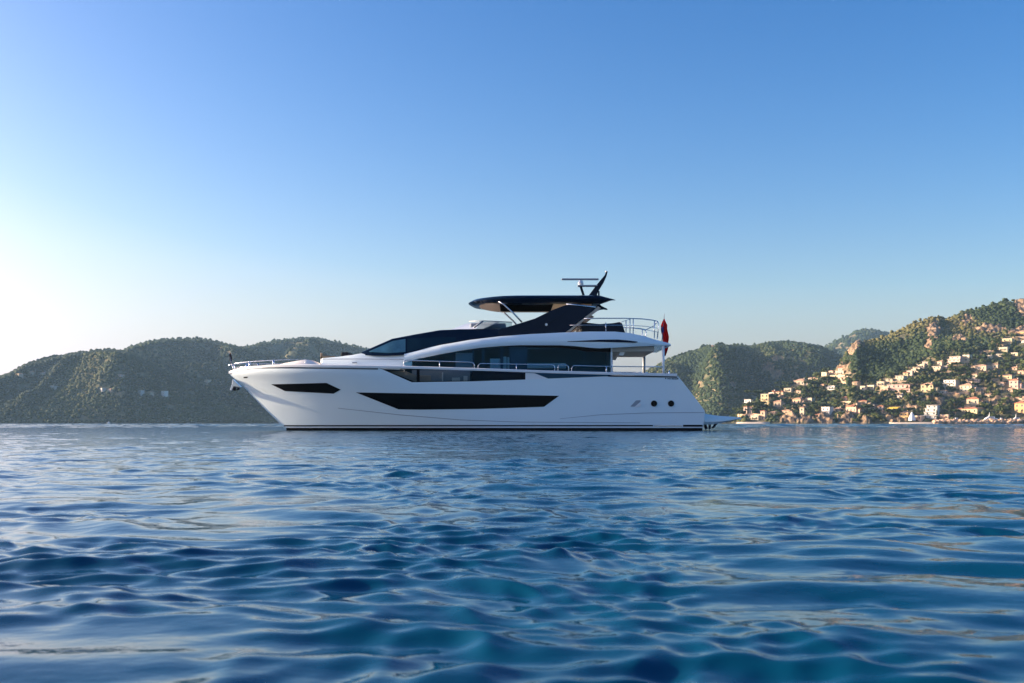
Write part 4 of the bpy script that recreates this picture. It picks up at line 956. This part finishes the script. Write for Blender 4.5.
HOUSES = [
 (747.5, 404.0, 8, 6, 'white', 'flat', 'small white cubic villa at the left end of the village, above twin pink towers', 'tile'),
 (745.3, 413.5, 4.2, 6.5, 'palepink', 'tower', 'left one of twin narrow pink tower houses above the salmon sea wall', 'tile'),
 (750.2, 413.3, 3.4, 6, 'palepink', 'tower', 'right one of twin narrow pink tower houses above the salmon sea wall', 'tile'),
 (764.6, 404.4, 9, 9.5, 'yellow', 'flat', 'tall yellow apartment house at the left end of the village slope', 'tile'),
 (754.5, 420.2, 9, 4.6, 'cream', 'flat', 'low pale yellow beach house in front of the salmon sea wall', 'tile'),
 (762.6, 420.0, 5.2, 8.6, 'peach', 'tower', 'peach corner tower at the right end of the salmon sea wall', 'tile'),
 (771, 393.6, 7, 4.4, 'palepink', 'hip', 'pink roofed villa high on the left slope, above the yellow apartment house', 'tile'),
 (779.5, 394.4, 9, 3.4, 'tan', 'long', 'low tan house with a brown roof, right of the pink roofed villa', 'tile'),
 (787.5, 391.8, 8, 3.6, 'cream', 'flat', 'flat cream villa on the left skyline below the large beige house', 'tile'),
 (799, 385.2, 12, 5.4, 'beige', 'hip', 'large beige house with a broad clay roof on the left skyline of the headland', 'paletile'),
 (811.5, 378.6, 9, 2.6, 'cream', 'long', 'long low cream house right at the skyline, above the large beige house', 'paletile'),
 (824, 376.0, 6.5, 3.6, 'cream', 'flat', 'small cream block on the skyline between long low house and beige villa', 'tile'),
 (839.5, 375.4, 9.5, 4.4, 'cream', 'flat', 'cream villa with a wide terrace just below the red roofed house', 'tile'),
 (841.5, 370.4, 8, 3.4, 'pink', 'hip', 'red roofed house right below the rocky crag', 'tile'),
 (842.8, 382.2, 6.6, 5.2, 'peach', 'hip', 'peach house on the wooded slope below the cream terrace villa', 'paletile'),
 (831, 390.0, 8, 4.2, 'white', 'flat', 'white villa among trees in the middle of the left slope', 'tile'),
 (822, 386.6, 5, 2.8, 'tan', 'long', 'tiny tan cottage among trees beside the white villa', 'paletile'),
 (796.5, 403.6, 10, 5.2, 'peach', 'hip', 'orange tan house with a hipped roof in the lower left slope', 'paletile'),
 (808.5, 403.2, 8, 5, 'cream', 'flat', 'cream square house right of the orange tan house', 'tile'),
 (777.3, 406.6, 8.5, 5.4, 'beige', 'hip', 'plain beige house right of the tall yellow apartment house', 'paletile'),
 (786, 413.2, 9, 3.6, 'peach', 'long', 'long peach row house near the water above the rocks', 'paletile'),
 (772, 414.8, 8, 3.4, 'tan', 'long', 'low tan row house just right of the peach corner tower', 'paletile'),
 (801.8, 415.4, 5, 7.6, 'cream', 'tower', 'narrow cream tower house close to the water, left of the white waterfront villa', 'paletile'),
 (825.5, 415.4, 10, 7.8, 'white', 'flat', 'bright white waterfront villa standing on red rocks', 'tile'),
 (818, 417.0, 7, 3.2, 'cream', 'long', 'low cream annex on the rocks left of the white waterfront villa', 'tile'),
 (851, 412.8, 12.5, 7, 'peach', 'hip', 'pink waterfront mansion with a terracotta roof above wooded rocks', 'tile'),
 (845, 401.0, 7, 4, 'peach', 'hip', 'small peach house up the slope behind the pink waterfront mansion', 'tile'),
 (862.5, 403.4, 9, 2.8, 'tan', 'long', 'long tan house with a clay roof behind the dark pines', 'tile'),
 (862.5, 390.6, 6, 4.4, 'cream', 'flat', 'lowest house of the stepped cream terrace climbing the hill', 'tile'),
 (870.5, 389.4, 8, 4, 'cream', 'flat', 'pale yellow terrace house, second from the foot of the stepped row', 'tile'),
 (880.5, 386.0, 8, 4.4, 'cream', 'flat', 'cream terrace house left above the long pink building, third of the stepped row', 'tile'),
 (888.5, 383.6, 8, 4.6, 'cream', 'tier', 'cream two step house just above the left half of the long pink building', 'tile'),
 (898.5, 381.0, 10, 5.0, 'cream', 'tier', 'wide cream house just above the right half of the long pink building', 'tile'),
 (905.5, 378.0, 5, 5.4, 'yellow', 'tower', 'slim yellow house at the bend of the stepped terrace', 'tile'),
 (909.5, 375.6, 6, 4.6, 'palepink', 'flat', 'pinkish house halfway up the upper stepped terrace', 'tile'),
 (915.5, 372.8, 8, 5.2, 'cream', 'tier', 'cream stepped house second from the top of the terrace', 'tile'),
 (920.5, 368.6, 8.5, 4.4, 'cream', 'flat', 'pale yellow house near the top of the stepped terrace', 'tile'),
 (925.5, 365.6, 6.5, 3.6, 'palepink', 'flat', 'topmost small pale house of the stepped terrace', 'tile'),
 (897.5, 392.2, 27, 7.4, 'pink', 'tier', 'long pink terraced building in the middle of the village', 'tile'),
 (884, 392.6, 8, 4.6, 'peach', 'flat', 'orange house adjoining the left end of the long pink building', 'tile'),
 (927, 392.6, 13, 8.4, 'yellow', 'hip', 'yellow villa with hipped roof right of the long pink building', 'paletile'),
 (935.5, 371.4, 10, 5, 'cream', 'tier', 'cream villa right of the top of the stepped terrace', 'tile'),
 (943, 370.0, 9, 3.6, 'palepink', 'flat', 'flat pale pink villa below the large beige hotel', 'tile'),
 (953, 364.4, 15, 7.4, 'palepink', 'tier', 'large pale pink tiered building highest in the village centre', 'tile'),
 (966, 361.2, 7.5, 5.8, 'cream', 'flat', 'cream cube right beside the large pale pink tiered building', 'tile'),
 (978.5, 369.6, 17, 4.6, 'beige', 'long', 'long beige house with a low clay roof on the upper right slope', 'paletile'),
 (949.5, 386.4, 13, 6, 'white', 'flat', 'white villa with dark openings on the middle slope', 'tile'),
 (973, 382.8, 14, 5, 'palepink', 'flat', 'pinkish white flat house above the cream villa', 'tile'),
 (965.5, 391.8, 13.5, 7.2, 'cream', 'hip', 'cream villa with tall arched windows below the pinkish white flat house', 'paletile'),
 (982, 390.6, 9, 3, 'tan', 'long', 'low tan house right of the cream villa with tall windows', 'paletile'),
 (1005, 379.0, 14, 4.4, 'yellow', 'long', 'long yellow house on the right slope', 'paletile'),
 (1013.5, 388.4, 9.5, 8.2, 'pink', 'hip', 'pink square villa near the right edge of the village', 'tile'),
 (1022, 388.0, 6, 4.6, 'palepink', 'flat', 'low pale pink annex right of the pink square villa', 'tile'),
 (1007, 344.6, 10, 5.6, 'yellow', 'flat', 'yellow house alone high up near the right edge, below the orange one', 'tile'),
 (1021, 336.4, 9, 5, 'ochre', 'hip', 'ochre house highest of all at the right edge', 'paletile'),
 (1003, 351.4, 9, 4, 'cream', 'flat', 'cream house high on the right slope under the lone yellow house', 'tile'),
 (972.5, 404.6, 12.5, 6.6, 'cream', 'hip', 'cream house with a bright orange roof above the marina', 'tile'),
 (966.5, 412.6, 24, 4.8, 'yellow', 'long', 'long yellow quayside house with an orange roof behind the marina', 'tile'),
 (930, 418.4, 15, 12, 'white', 'tier', 'white tiered waterfront apartment building above the small white beach', 'tile'),
 (1019.5, 412.6, 11, 9.6, 'ochre', 'hip', 'tall orange quayside house at the right edge of the marina', 'tile'),
 (903.5, 419.4, 9.5, 7, 'ochre', 'hip', 'orange house on the rocks left of the white tiered building', 'paletile'),
 (880.5, 409.4, 6, 3.6, 'palepink', 'hip', 'small pale pink cottage among dark pines near the water', 'tile'),
 (917.5, 420.6, 9, 4, 'peach', 'flat', 'low peach boathouse behind the white beach', 'tile'),
 (944, 418.8, 9, 4.2, 'peach', 'flat', 'low peach quay building right of the white tiered building', 'tile'),
 (1020, 400.6, 12, 4, 'tan', 'long', 'low tan house with clay roof above the tall orange quayside house', 'paletile'),
 (990, 396.8, 9, 3, 'beige', 'long', 'low beige house among trees right of the bright orange roof', 'paletile'),
]
for (px, py, wp, hp, col, kind, lab, rm) in HOUSES:
    cat = 'apartment building' if ('apartment' in lab or 'building' in lab and 'quay' not in lab) else 'house'
    house(H, px, py, wp, hp, col, kind, lab, cat, roofm=rm, group='village houses on the headland')
# houses scattered over the shaded left-hand hills
LEFT = [(left_a, 18, 376, 6, 2.6, 'beige', 'long', 'pale house near the left edge, high on the shaded hill'),
 (left_a, 30, 374.6, 5, 3, 'beige', 'hip', 'beige house high on the left hill, second from the edge'),
 (left_a, 41, 375, 7, 2.8, 'cream', 'long', 'long cream house high on the left hill, right of the beige one'),
 (left_a, 52, 389, 7, 3, 'grey', 'flat', 'low pale grey house halfway down the left hill'),
 (left_a, 101, 391.6, 6, 3.2, 'grey', 'flat', 'pale grey house with a lower neighbour on the shaded slope right of centre'),
 (left_a, 109, 392.4, 6, 3, 'beige', 'hip', 'beige house right beside the paired grey one on the shaded slope'),
 (left_a, 119, 376.6, 6, 2.6, 'palepink', 'long', 'pinkish house high on the shaded hill above the paired houses'),
 (left_a, 139, 393.4, 6, 2.8, 'grey', 'flat', 'pale grey house low on the shaded slope, left of the bright cube'),
 (left_a, 149.5, 395, 5, 3, 'beige', 'hip', 'small beige house just left of the bright white cube'),
 (left_a, 162.5, 396.4, 6.5, 5, 'white', 'flat', 'bright white cube house, the brightest on the left hills'),
 (left_b, 146, 376.6, 5, 4, 'beige', 'hip', 'tan house on the upper slope of the second hill'),
 (left_b, 172, 409, 7, 4.6, 'peach', 'hip', 'peach house low on the second hill near the water'),
 (left_b, 190, 394, 8, 3.6, 'palepink', 'hip', 'pink house on the second hill, upper one of two'),
 (left_b, 206, 383, 6, 3, 'cream', 'flat', 'cream house on the second hill left of the bow'),
 (left_b, 262, 353.6, 7, 2.8, 'palepink', 'long', 'pinkish house on the slope above the bow rail'),
 (left_b, 292, 355, 6, 2.6, 'cream', 'long', 'cream house on the slope above the sun pad')]
for (hl, px, py, wp, hp, col, kind, lab) in LEFT:
    house(hl, px, py, wp, hp, col, kind, lab, 'house', rz=R(-40), group='houses on the left hills', roofm='paletile')
# salmon sea wall, terrace walls
def terrace_wall(px0, px1, pya, pyb, hpx, m, label):
    A = H.at(px0, pya); B = H.at(px1, pyb)
    n = 12; root = empty('retaining_wall', (A[0], A[1], 0)); tag(root, label, 'wall'); rings = []
    for k in range(n+1):
        t = k/n; px = px0+(px1-px0)*t; P = H.at(px, pya+(pyb-pya)*t); x, y = A[0]+(B[0]-A[0])*t, A[1]+(B[1]-A[1])*t
        z = A[2]+(B[2]-A[2])*t; h = hpx*y/F*(0.92+0.16*random.random()); rings.append([(x-A[0], y-A[1], z-4), (x-A[0], y-A[1], z+h), (x-A[0], y-A[1]+1.0, z+h), (x-A[0], y-A[1]+1.0, z-4)])
    MB().loft(rings).build('wall', m, root); cp = [[(p[0], p[1]+(-0.2 if j in (0, 1) else 0.2), r[1][2]+(0.003 if j in (0, 3) else 0.3)) for j, p in enumerate(r)] for r in rings]
    MB().loft(cp).build('coping', M['wall_tan'], root)
terrace_wall(738, 766, 419.4, 419.6, 5.4, M['wall_peach'], 'salmon coloured sea wall behind the beach at the left end of the village')
terrace_wall(946, 984, 394.6, 393.4, 1.8, M['stone'], 'long sunlit stone terrace wall below the cream villa with tall windows')
terrace_wall(1003, 1030, 398.6, 399.4, 2.0, M['stone'], 'stone terrace wall under the pink square villa at the right edge')
terrace_wall(854, 876, 405.4, 401.6, 1.6, M['stone'], 'stone terrace wall climbing behind the dark pines near the water')
terrace_wall(912, 934, 397.4, 396.6, 1.8, M['stone'], 'stone terrace wall below the yellow hipped villa')
terrace_wall(838, 852, 405, 404.2, 1.6, M['stone'], 'short stone terrace wall behind the pink waterfront mansion')
for k_, (px, py, wp, hp, col, kind, lab, rm) in enumerate(HOUSES):
    if k_ % 2 or py > 408: continue
    ws = ('sunlit tan terrace wall right below the '+' '.join(lab.split()[:9])).split()
    while ws[-1].strip(',') in ('the', 'of', 'a', 'with', 'in', 'on', 'and', 'at', 'by', 'above', 'below', 'behind', 'under', 'beside', 'right', 'left', 'just', 'from', 'between', 'to', 'near', 'long', 'second', 'large', 'twin', 'narrow', 'middle', 'skyline', 'wide', 'broad', 'high', 'bright', 'tall', 'salmon'): ws = ws[:-1]
    w_ = wp*random.uniform(0.7, 1.1)
    terrace_wall(px-w_, px+w_, py+1.9+random.uniform(0, 0.6), py+1.9+random.uniform(-0.4, 0.6), random.uniform(1.2, 2.0), M['stone'], ' '.join(ws).rstrip(','))
# beaches
def beach(px0, px1, row_front, depth):
    n = 30; V = []; Fc = []
    for k in range(n+1):
        px = px0+(px1-px0)*k/n; e = 1.0-abs(2*k/n-1)**4
        Y0 = float(interp(H.ys, px))-10*e-1; Y1 = Y0+depth*e+3
        for Y, z in ((Y0, -0.6), (Y0+2, 0.15), (Y1, 1.3), (Y1+1, -3)): V.append(((px-512)*Y/F, Y, z))
    for k in range(n):
        for j in range(3): a = k*4+j; Fc.append((a, a+4, a+5, a+1))
    o = mesh_obj('beach', V, Fc, M['sand'], smooth=True); o['kind'] = 'structure'
beach(736, 770, 423, 14); beach(889, 941, 424, 12)
# breakwater of red boulders in front of the marina
def breakwater():
    g = np.random.default_rng(8); Vs = []; Ts = []; base = 0
    V0, T0 = ICV, ICT
    for i in range(950):
        px = 934+175*g.random(); Y = 742+10*(g.random()-0.5); u = abs(Y-742)/5; zt = 3.3*(1-u*0.5)*g.random()**0.6
        r = 0.7+0.8*g.random(); f = 1+0.5*(g.random(len(V0))-0.5); D = V0*f[:, None]*np.array([1.1, 1.0, 0.8])*r
        Vs.append(D+np.array([(px-512)*Y/F, Y, zt-0.2])); Ts.append(T0+base); base += len(V0)
    o = big_mesh('breakwater', np.vstack(Vs), np.vstack(Ts), M['rubble'])
    tag(o, 'long low breakwater of reddish boulders in front of the marina at the right edge', 'breakwater')
breakwater()
# boats
def boat(name, px, row, Lpx, hpx, Y, label, kind):
    k = Y/F; Lm = Lpx*k; hm = hpx*k; X = (px-512)*k
    root = empty(name, (X, Y, 0)); tag(root, label, 'boat')
    bm_ = Lm*0.13; rings = []
    for i in range(15):
        u = i/14; x = -Lm/2+Lm*u; w_ = bm_*(1-max(0, (0.45-u)/0.45)**2.2); fb = hm*(0.34+0.16*(1-u)**2)
        w_ = max(w_, 0.03); rings.append([(x+Lm*0.06*(1-u), -w_*0.7, -0.4), (x, -w_, fb), (x, w_, fb), (x+Lm*0.06*(1-u), w_*0.7, -0.4)])
    MB().loft(rings).build('hull', M['boatwhite'], root, smooth=True, sharp=40)
    f0 = hm*0.40
    if kind == 'yacht':
        for (a, b, z0, z1, s_) in ((-0.22, 0.40, f0, hm*0.72, 0.8), (-0.10, 0.28, hm*0.722, hm*0.95, 0.62)):
            r = []
            for (x, sc_) in ((a*Lm, 0.0), (a*Lm+Lm*0.12, 1), (b*Lm-Lm*0.03, 1), (b*Lm, 0.75)):
                t = z0+(z1-z0)*max(0.15, sc_); w_ = bm_*s_*(0.6 if sc_ == 0 else 1); r.append([(x, -w_, z0-0.2), (x, -w_*0.86, t), (x, w_*0.86, t), (x, w_, z0-0.2)])
            c = MB().loft(r).build('cabin', M['boatwhite'], root)
            MB().box(a*Lm+Lm*0.10, b*Lm-Lm*0.05, -bm_*s_*1.02, bm_*s_*1.02, z0+(z1-z0)*0.32, z0+(z1-z0)*0.7).build('window_band', M['pane'], c)
        MB().tube([(0.05*Lm, 0, hm*0.9), (0.07*Lm, 0, hm*1.5)], [0.25, 0.1], 8).build('mast', M['boatwhite'], root)
    elif kind == 'sail':
        MB().tube([(0, 0, f0), (0, 0, hm*3.2)], 0.08, 6).build('mast', M['boatwhite'], root)
        MB().tube([(0, 0, f0+1.2), (Lm*0.4, 0, f0+1.3)], 0.12, 6).build('boom', M['boatwhite'], root)
        MB().box(-Lm*0.1, Lm*0.25, -bm_*0.6, bm_*0.6, f0-0.1, hm*0.7).build('cabin', M['boatwhite'], root, bevel=0.1)
    else:
        c = MB().box(-Lm*0.1, Lm*0.22, -bm_*0.75, bm_*0.75, f0-0.1, hm).build('cabin', M['boatwhite'], root, bevel=0.2)
        MB().box(-Lm*0.1-0.05, Lm*0.15, -bm_*0.77, bm_*0.77, hm*0.62, hm*0.85).build('window_band', M['pane'], c)
    return root
boat('motor_yacht', 988, 418, 22, 7.5, 762, 'large white motor yacht with a mast, moored behind the red breakwater', 'yacht')
boat('motor_yacht', 1015, 418, 15, 6.5, 760, 'smaller white motor yacht behind the breakwater at the right edge', 'yacht')
boat('motor_boat', 956, 419, 8, 5.8, 758, 'small white cabin boat left in the marina, below the long yellow house', 'small')
boat('motor_boat', 1001, 419, 7, 5.6, 757, 'small white boat between the two white yachts in the marina', 'small')
boat('motor_boat', 108.5, 423, 3.4, 1.9, 1180, 'tiny lone white boat far out before the left hills', 'small')
# white slim tent on the shore, yellow awning
P = H.at(911, 420.6); r = empty('beach_tent', (P[0], P[1]-2, P[2]-0.4), 0.3); tag(r, 'slim pointed white tent on the shore between the orange house and white tiered building', 'tent')
mb = MB(); mb.add([(-2, -2, 0), (2, -2, 0), (2, 2, 0), (-2, 2, 0), (-1.6, -1.6, 3.0), (1.6, -1.6, 3.0), (1.6, 1.6, 3.0), (-1.6, 1.6, 3.0), (0, 0, 7.2)], [(0, 3, 2, 1), (0, 1, 5, 4), (1, 2, 6, 5), (2, 3, 7, 6), (3, 0, 4, 7), (4, 5, 8), (5, 6, 8), (6, 7, 8), (7, 4, 8)]); mb.build('canvas', M['boatwhite'], r)
MB().tube([(0, 0, 7.0), (0, 0, 8.2)], 0.08, 6).build('finial', M['steel'], r)
P = H.at(893.5, 411.6); r = empty('pavilion', (P[0], P[1], P[2]-0.3), FRONT); tag(r, 'open pavilion with a bright yellow awning among pines above the rocks', 'pavilion')
MB().add([(-4.2, -2, 3.2), (4.2, -2, 3.2), (4.2, 3, 4.2), (-4.2, 3, 4.2), (-4.2, -2, 2.7), (4.2, -2, 2.7), (4.2, 3, 4.0), (-4.2, 3, 4.0)], [(0, 1, 2, 3), (7, 6, 5, 4), (0, 4, 5, 1), (1, 5, 6, 2), (2, 6, 7, 3), (3, 7, 4, 0)]).build('awning', M['awning'], r)
for x in (-4, 0, 4): MB().box(x-0.12, x+0.12, -1.95, -1.7, -2, 2.75).build('post', M['wall_cream'], r)
MB().box(-4.2, 4.2, 3.0, 3.3, -2, 3.95).build('back_wall', M['wall_yellow'], r)
# ------------------------------------------------------------------ trees one can tell apart in the village
def leaf_mesh(kind, seed):
    g = np.random.default_rng(seed); P = []; 
    if kind == 'pine':       # umbrella: broad flattened crown
        cl = [(g.normal(0, 0.42), g.normal(0, 0.42), 0.76+0.13*g.random()) for _ in range(12)]; rad = (0.26, 0.26, 0.11); n = 34; lf = 0.085
    elif kind == 'cypress':
        cl = [(0.02*g.normal(), 0.02*g.normal(), z) for z in np.linspace(0.1, 0.93, 12)]; rad = (0.095, 0.095, 0.09); n = 26; lf = 0.05
    elif kind == 'palm':
        cl = []; n = 0; lf = 0
    else:
        cl = [(g.normal(0, 0.26), g.normal(0, 0.26), 0.30+0.5*g.random()) for _ in range(13)]; rad = (0.24, 0.24, 0.20); n = 34; lf = 0.085
    V = []; T = []; tint = []
    for ci, c in enumerate(cl):
        ct = 0.2+0.6*g.random()
        for _ in range(n):
            d = g.normal(size=3); d /= np.linalg.norm(d); rr = g.random()**0.4
            sc_ = 1.0 if kind != 'cypress' else (1.25-abs(c[2]-0.35)*1.1)
            p = np.array(c)+d*np.array(rad)*rr*sc_; a = g.normal(size=3); a /= np.linalg.norm(a); b = np.cross(a, d+0.01); b /= np.linalg.norm(b)+1e-6
            s_ = lf*(0.6+0.8*g.random()); i = len(V)
            V += [tuple(p+a*s_), tuple(p+b*s_*0.8), tuple(p-a*s_), tuple(p-b*s_*0.8)]; T.append((i, i+1, i+2, i+3)); tt = np.clip(ct+0.35*(g.random()-0.5), 0, 1); tint += [tt]*4
    if kind == 'palm':
        for k in range(16):
            t = 2*math.pi*k/16+g.random()*0.3; up = 0.25*g.random()
            pr = None
            for j in range(5):
                u = j/4; x = 0.32*u; z = 0.88+up*0.4*u-0.28*u*u+0.10*u; wv = 0.05*(1-u*0.8)
                q = ((math.cos(t)*x-math.sin(t)*wv, math.sin(t)*x+math.cos(t)*wv, z), (math.cos(t)*x+math.sin(t)*wv, math.sin(t)*x-math.cos(t)*wv, z))
                i = len(V); V += list(q); tint += [0.4, 0.5]
                if j: T.append((i-2, i-1, i+1, i))
    me = bpy.data.meshes.new('crown'); me.from_pydata(V, [], T); at = me.attributes.new('tint', 'FLOAT', 'POINT'); at.data.foreach_set('value', np.array(tint, np.float32))
    me.materials.append(M['pine'] if kind in ('pine', 'cypress') else M['leaf'])
    mb = MB(); top = {'pine': 0.78, 'cypress': 0.3, 'palm': 0.9, 'round': 0.45}[kind]; w_ = 0.028 if kind != 'palm' else 0.02
    mb.tube([(0, 0, -0.15), (0.015, 0, top*0.5), (0.0, 0.01, top)], [w_*1.3, w_, w_*0.6], 7)
    if kind in ('pine', 'round'):
        for k in range(5):
            t = k*1.26; mb.tube([(0.005, 0, top*0.72), (0.13*math.cos(t), 0.13*math.sin(t), top*0.9), (0.26*math.cos(t), 0.26*math.sin(t), top*1.02)], [w_*0.6, w_*0.45, w_*0.2], 5)
    mt = bpy.data.meshes.new('trunk'); mt.from_pydata(mb.v, [], mb.f); mt.materials.append(M['bark'])
    return me, mt
TREES = {'pine': [leaf_mesh('pine', s_) for s_ in range(4)], 'cypress': [leaf_mesh('cypress', 20+s_) for s_ in range(3)], 'palm': [leaf_mesh('palm', 40)], 'round': [leaf_mesh('round', 60+s_) for s_ in range(5)]}
TNAME = {'pine': ('umbrella_pine', 'dark umbrella pine'), 'cypress': ('cypress', 'slim dark cypress'), 'palm': ('palm_tree', 'palm tree'), 'round': ('broadleaf_tree', 'round green tree')}
SHORT = {}
ENDS = ('the', 'of', 'a', 'with', 'in', 'on', 'and', 'at', 'by', 'above', 'below', 'behind', 'under', 'beside', 'right', 'left', 'just', 'from', 'between', 'to', 'near', 'long', 'second', 'white', 'pink', 'red', 'tall', 'twin', 'small', 'yellow', 'large', 'dark', 'salmon', 'high', 'narrow', 'close', 'wide', 'low', 'lower', 'upper', 'broad', 'bright', 'half', 'stepped', 'cream', 'rocky', 'orange', 'pale', 'up', 'alone', 'beige', 'among', 'left,')
for (px, py, wp, hp, col, kind, lab, rm) in HOUSES:
    SHORT[(px, py)] = lab
def plant_tree(kind, px, py, hpx, label):
    X, Y, Z, v = H.at(px, py); hm = hpx*Y/F
    root = empty(TNAME[kind][0], (X, Y, Z-0.2), random.random()*6.28); root.scale = (hm*random.uniform(0.9, 1.15), hm*random.uniform(0.9, 1.15), hm)
    tag(root, label, 'tree', 'trees between the village houses')
    me, mt = random.choice(TREES[kind])
    for nm, mm in (('crown', me), ('trunk', mt)):
        o = bpy.data.objects.new(nm, mm); COL.objects.link(o); o.parent = root
used = set(); placed = []
def clash(px, py, h, kind):
    hw = h*{'pine': 0.42, 'cypress': 0.10, 'palm': 0.22, 'round': 0.34}[kind]
    for (a, b, w_, hh) in HPOS:
        if py < b-0.3 and not (abs(px-a) < w_*0.5 and b-hh < py): continue      # stands behind the house
        ox = min(px+hw, a+w_*0.5)-max(px-hw, a-w_*0.5); oy = min(py, b)-max(py-h, b-hh)
        if ox > 0 and oy > 0 and ox*oy > 0.16*w_*hh: return True
    return False
def rel(px, py, a, b):
    dx, dy = px-a, py-b
    if abs(dx) > abs(dy)*1.3: return 'just right of' if dx > 0 else 'just left of'
    return 'standing below' if dy > 0 else 'standing above'
fr2 = random.Random(31); nfill = 0; tries = 0
FC = {'tan': 'tan', 'beige': 'beige', 'cream': 'cream', 'peach': 'peach coloured', 'grey': 'grey'}
def clip_label(t):
    ws = t.split()[:16]
    while ws[-1].strip(',') in ENDS: ws = ws[:-1]
    return ' '.join(ws).rstrip(',')
while nfill < 22 and tries < 6000:
    tries += 1
    px = fr2.uniform(742, 1026); py = fr2.uniform(float(interp(VILL, px))+4, 416); wp = fr2.uniform(4, 7.5); hp = fr2.uniform(2.4, 4.2)
    if any(abs(px-a) < (wp+w_)*0.5+0.6 and py > b-hh-0.8 and py-hp < b+0.8 for (a, b, w_, hh) in HPOS): continue
    col = fr2.choice(list(FC)); kind = fr2.choice(['hip', 'long', 'flat', 'hip'])
    lab = None
    for c in sorted(SHORT, key=lambda c: (c[0]-px)**2+(c[1]-2-py)**2)[:3]:
        t = clip_label('small '+FC[col]+' '+{'hip': 'house with hipped roof', 'long': 'low cottage', 'flat': 'flat roofed house'}[kind]+' '+rel(px, py, c[0], c[1]-2).replace('standing ', '')+' the '+' '.join(SHORT[c].split()[:9]))
        if t not in used: lab = t; break
    if not lab: continue
    used.add(lab); nfill += 1; house(H, px, py, wp, hp, col, kind, lab, 'house', roofm='paletile', group='village houses on the headland')
tr = random.Random(77); tries = 0
while len(placed) < 190 and tries < 9000:
    tries += 1
    px = tr.uniform(738, 1040); lo = float(interp(VILL, px))+2
    py = tr.uniform(lo, 420.0)
    r_ = tr.random(); kind = 'pine' if r_ < 0.42 else 'cypress' if r_ < 0.54 else 'palm' if r_ < 0.58 else 'round'
    h = {'pine': tr.uniform(7, 11), 'cypress': tr.uniform(7, 10), 'palm': tr.uniform(6, 8), 'round': tr.uniform(4.5, 8)}[kind]
    if clash(px, py, h, kind): continue
    if any(abs(px-q[0]) < 3.2 and abs(py-q[1]) < 2.6 for q in placed): continue
    near = sorted(SHORT, key=lambda c: (c[0]-px)**2+(c[1]-2-py)**2)
    for c in near[:3]:
        words = SHORT[c].split(); cut = len(words)
        lab = TNAME[kind][1]+' '+rel(px, py, c[0], c[1]-2)+' the '+' '.join(words[:11])
        # stop the quoted house before a dangling joining word
        ws = lab.split()[:16]
        while ws[-1].strip(',') in ENDS: ws = ws[:-1]
        lab = ' '.join(ws).rstrip(',')
        if lab not in used: break
    else: continue
    used.add(lab); placed.append((px, py)); plant_tree(kind, px, py, h, lab)
# the pine wood above and round the village
def clear_of_houses(px, py, hgt):
    ok = np.ones(len(px), bool)
    for (a, b, w_, hh) in HPOS: ok &= ~((np.abs(px-a) < w_*0.5+1.6) & (py > b-hh*0.9) & (py < b+hgt*0.8))
    return ok
def keep_village(px, py, g):
    inside = py > interp(VILL, px)
    return (~inside | (g.random(len(px)) < 0.17)) & clear_of_houses(px, py, 5.5)
off_left = lambda px, py, g: clear_of_houses(px, py, 2.2)
wood(head_f, 730, 1190, 40000, 0.8, 2.5, 106, keep=keep_village, tmean=0.68, thin=0.49, base=IC1)
wood(left_a, -60, 300, 30000, 1.6, 3.6, 101, base=IC1, keep=off_left, thin=0.7, tmean=0.30); wood(left_b, 80, 370, 26000, 1.9, 4.2, 102, base=IC1, keep=off_left, thin=0.7, tmean=0.30); wood(left_c, 200, 560, 22000, 2.2, 4.8, 103, base=IC1, keep=off_left, thin=0.7, tmean=0.30)  # low tint mean puts the left hills' shade into the crown colour
wood(right_d, 560, 880, 38000, 1.5, 3.6, 104, tmean=0.40, base=IC1); wood(far_e, 790, 950, 6000, 3, 6, 105, base=IC1)
# low scrub between the houses
def scrub():
    g = np.random.default_rng(5); n = 8500; px = 730+400*g.random(n); v = g.random(n)**1.2
    X, Y, Z = H.z(px, v); py = HOR-(Z-CH)*F/Y; ok = (py > interp(VILL, px)-4) & (H.rockmask(px, py) < 0.35) & (Z > 1.5)
    ok &= clear_of_houses(px, py, 2.6)
    X, Y, Z = X[ok], Y[ok], Z[ok]; k = len(X); rad = 0.7+1.5*g.random(k)**1.5; h = rad*(0.7+0.5*g.random(k)); tint = np.clip(0.62+0.7*(g.random(k)-0.45), 0, 1)
    blobs(np.stack([X, Y, Z+0.3*h], -1), rad, h, tint, 'scrub')
scrub()
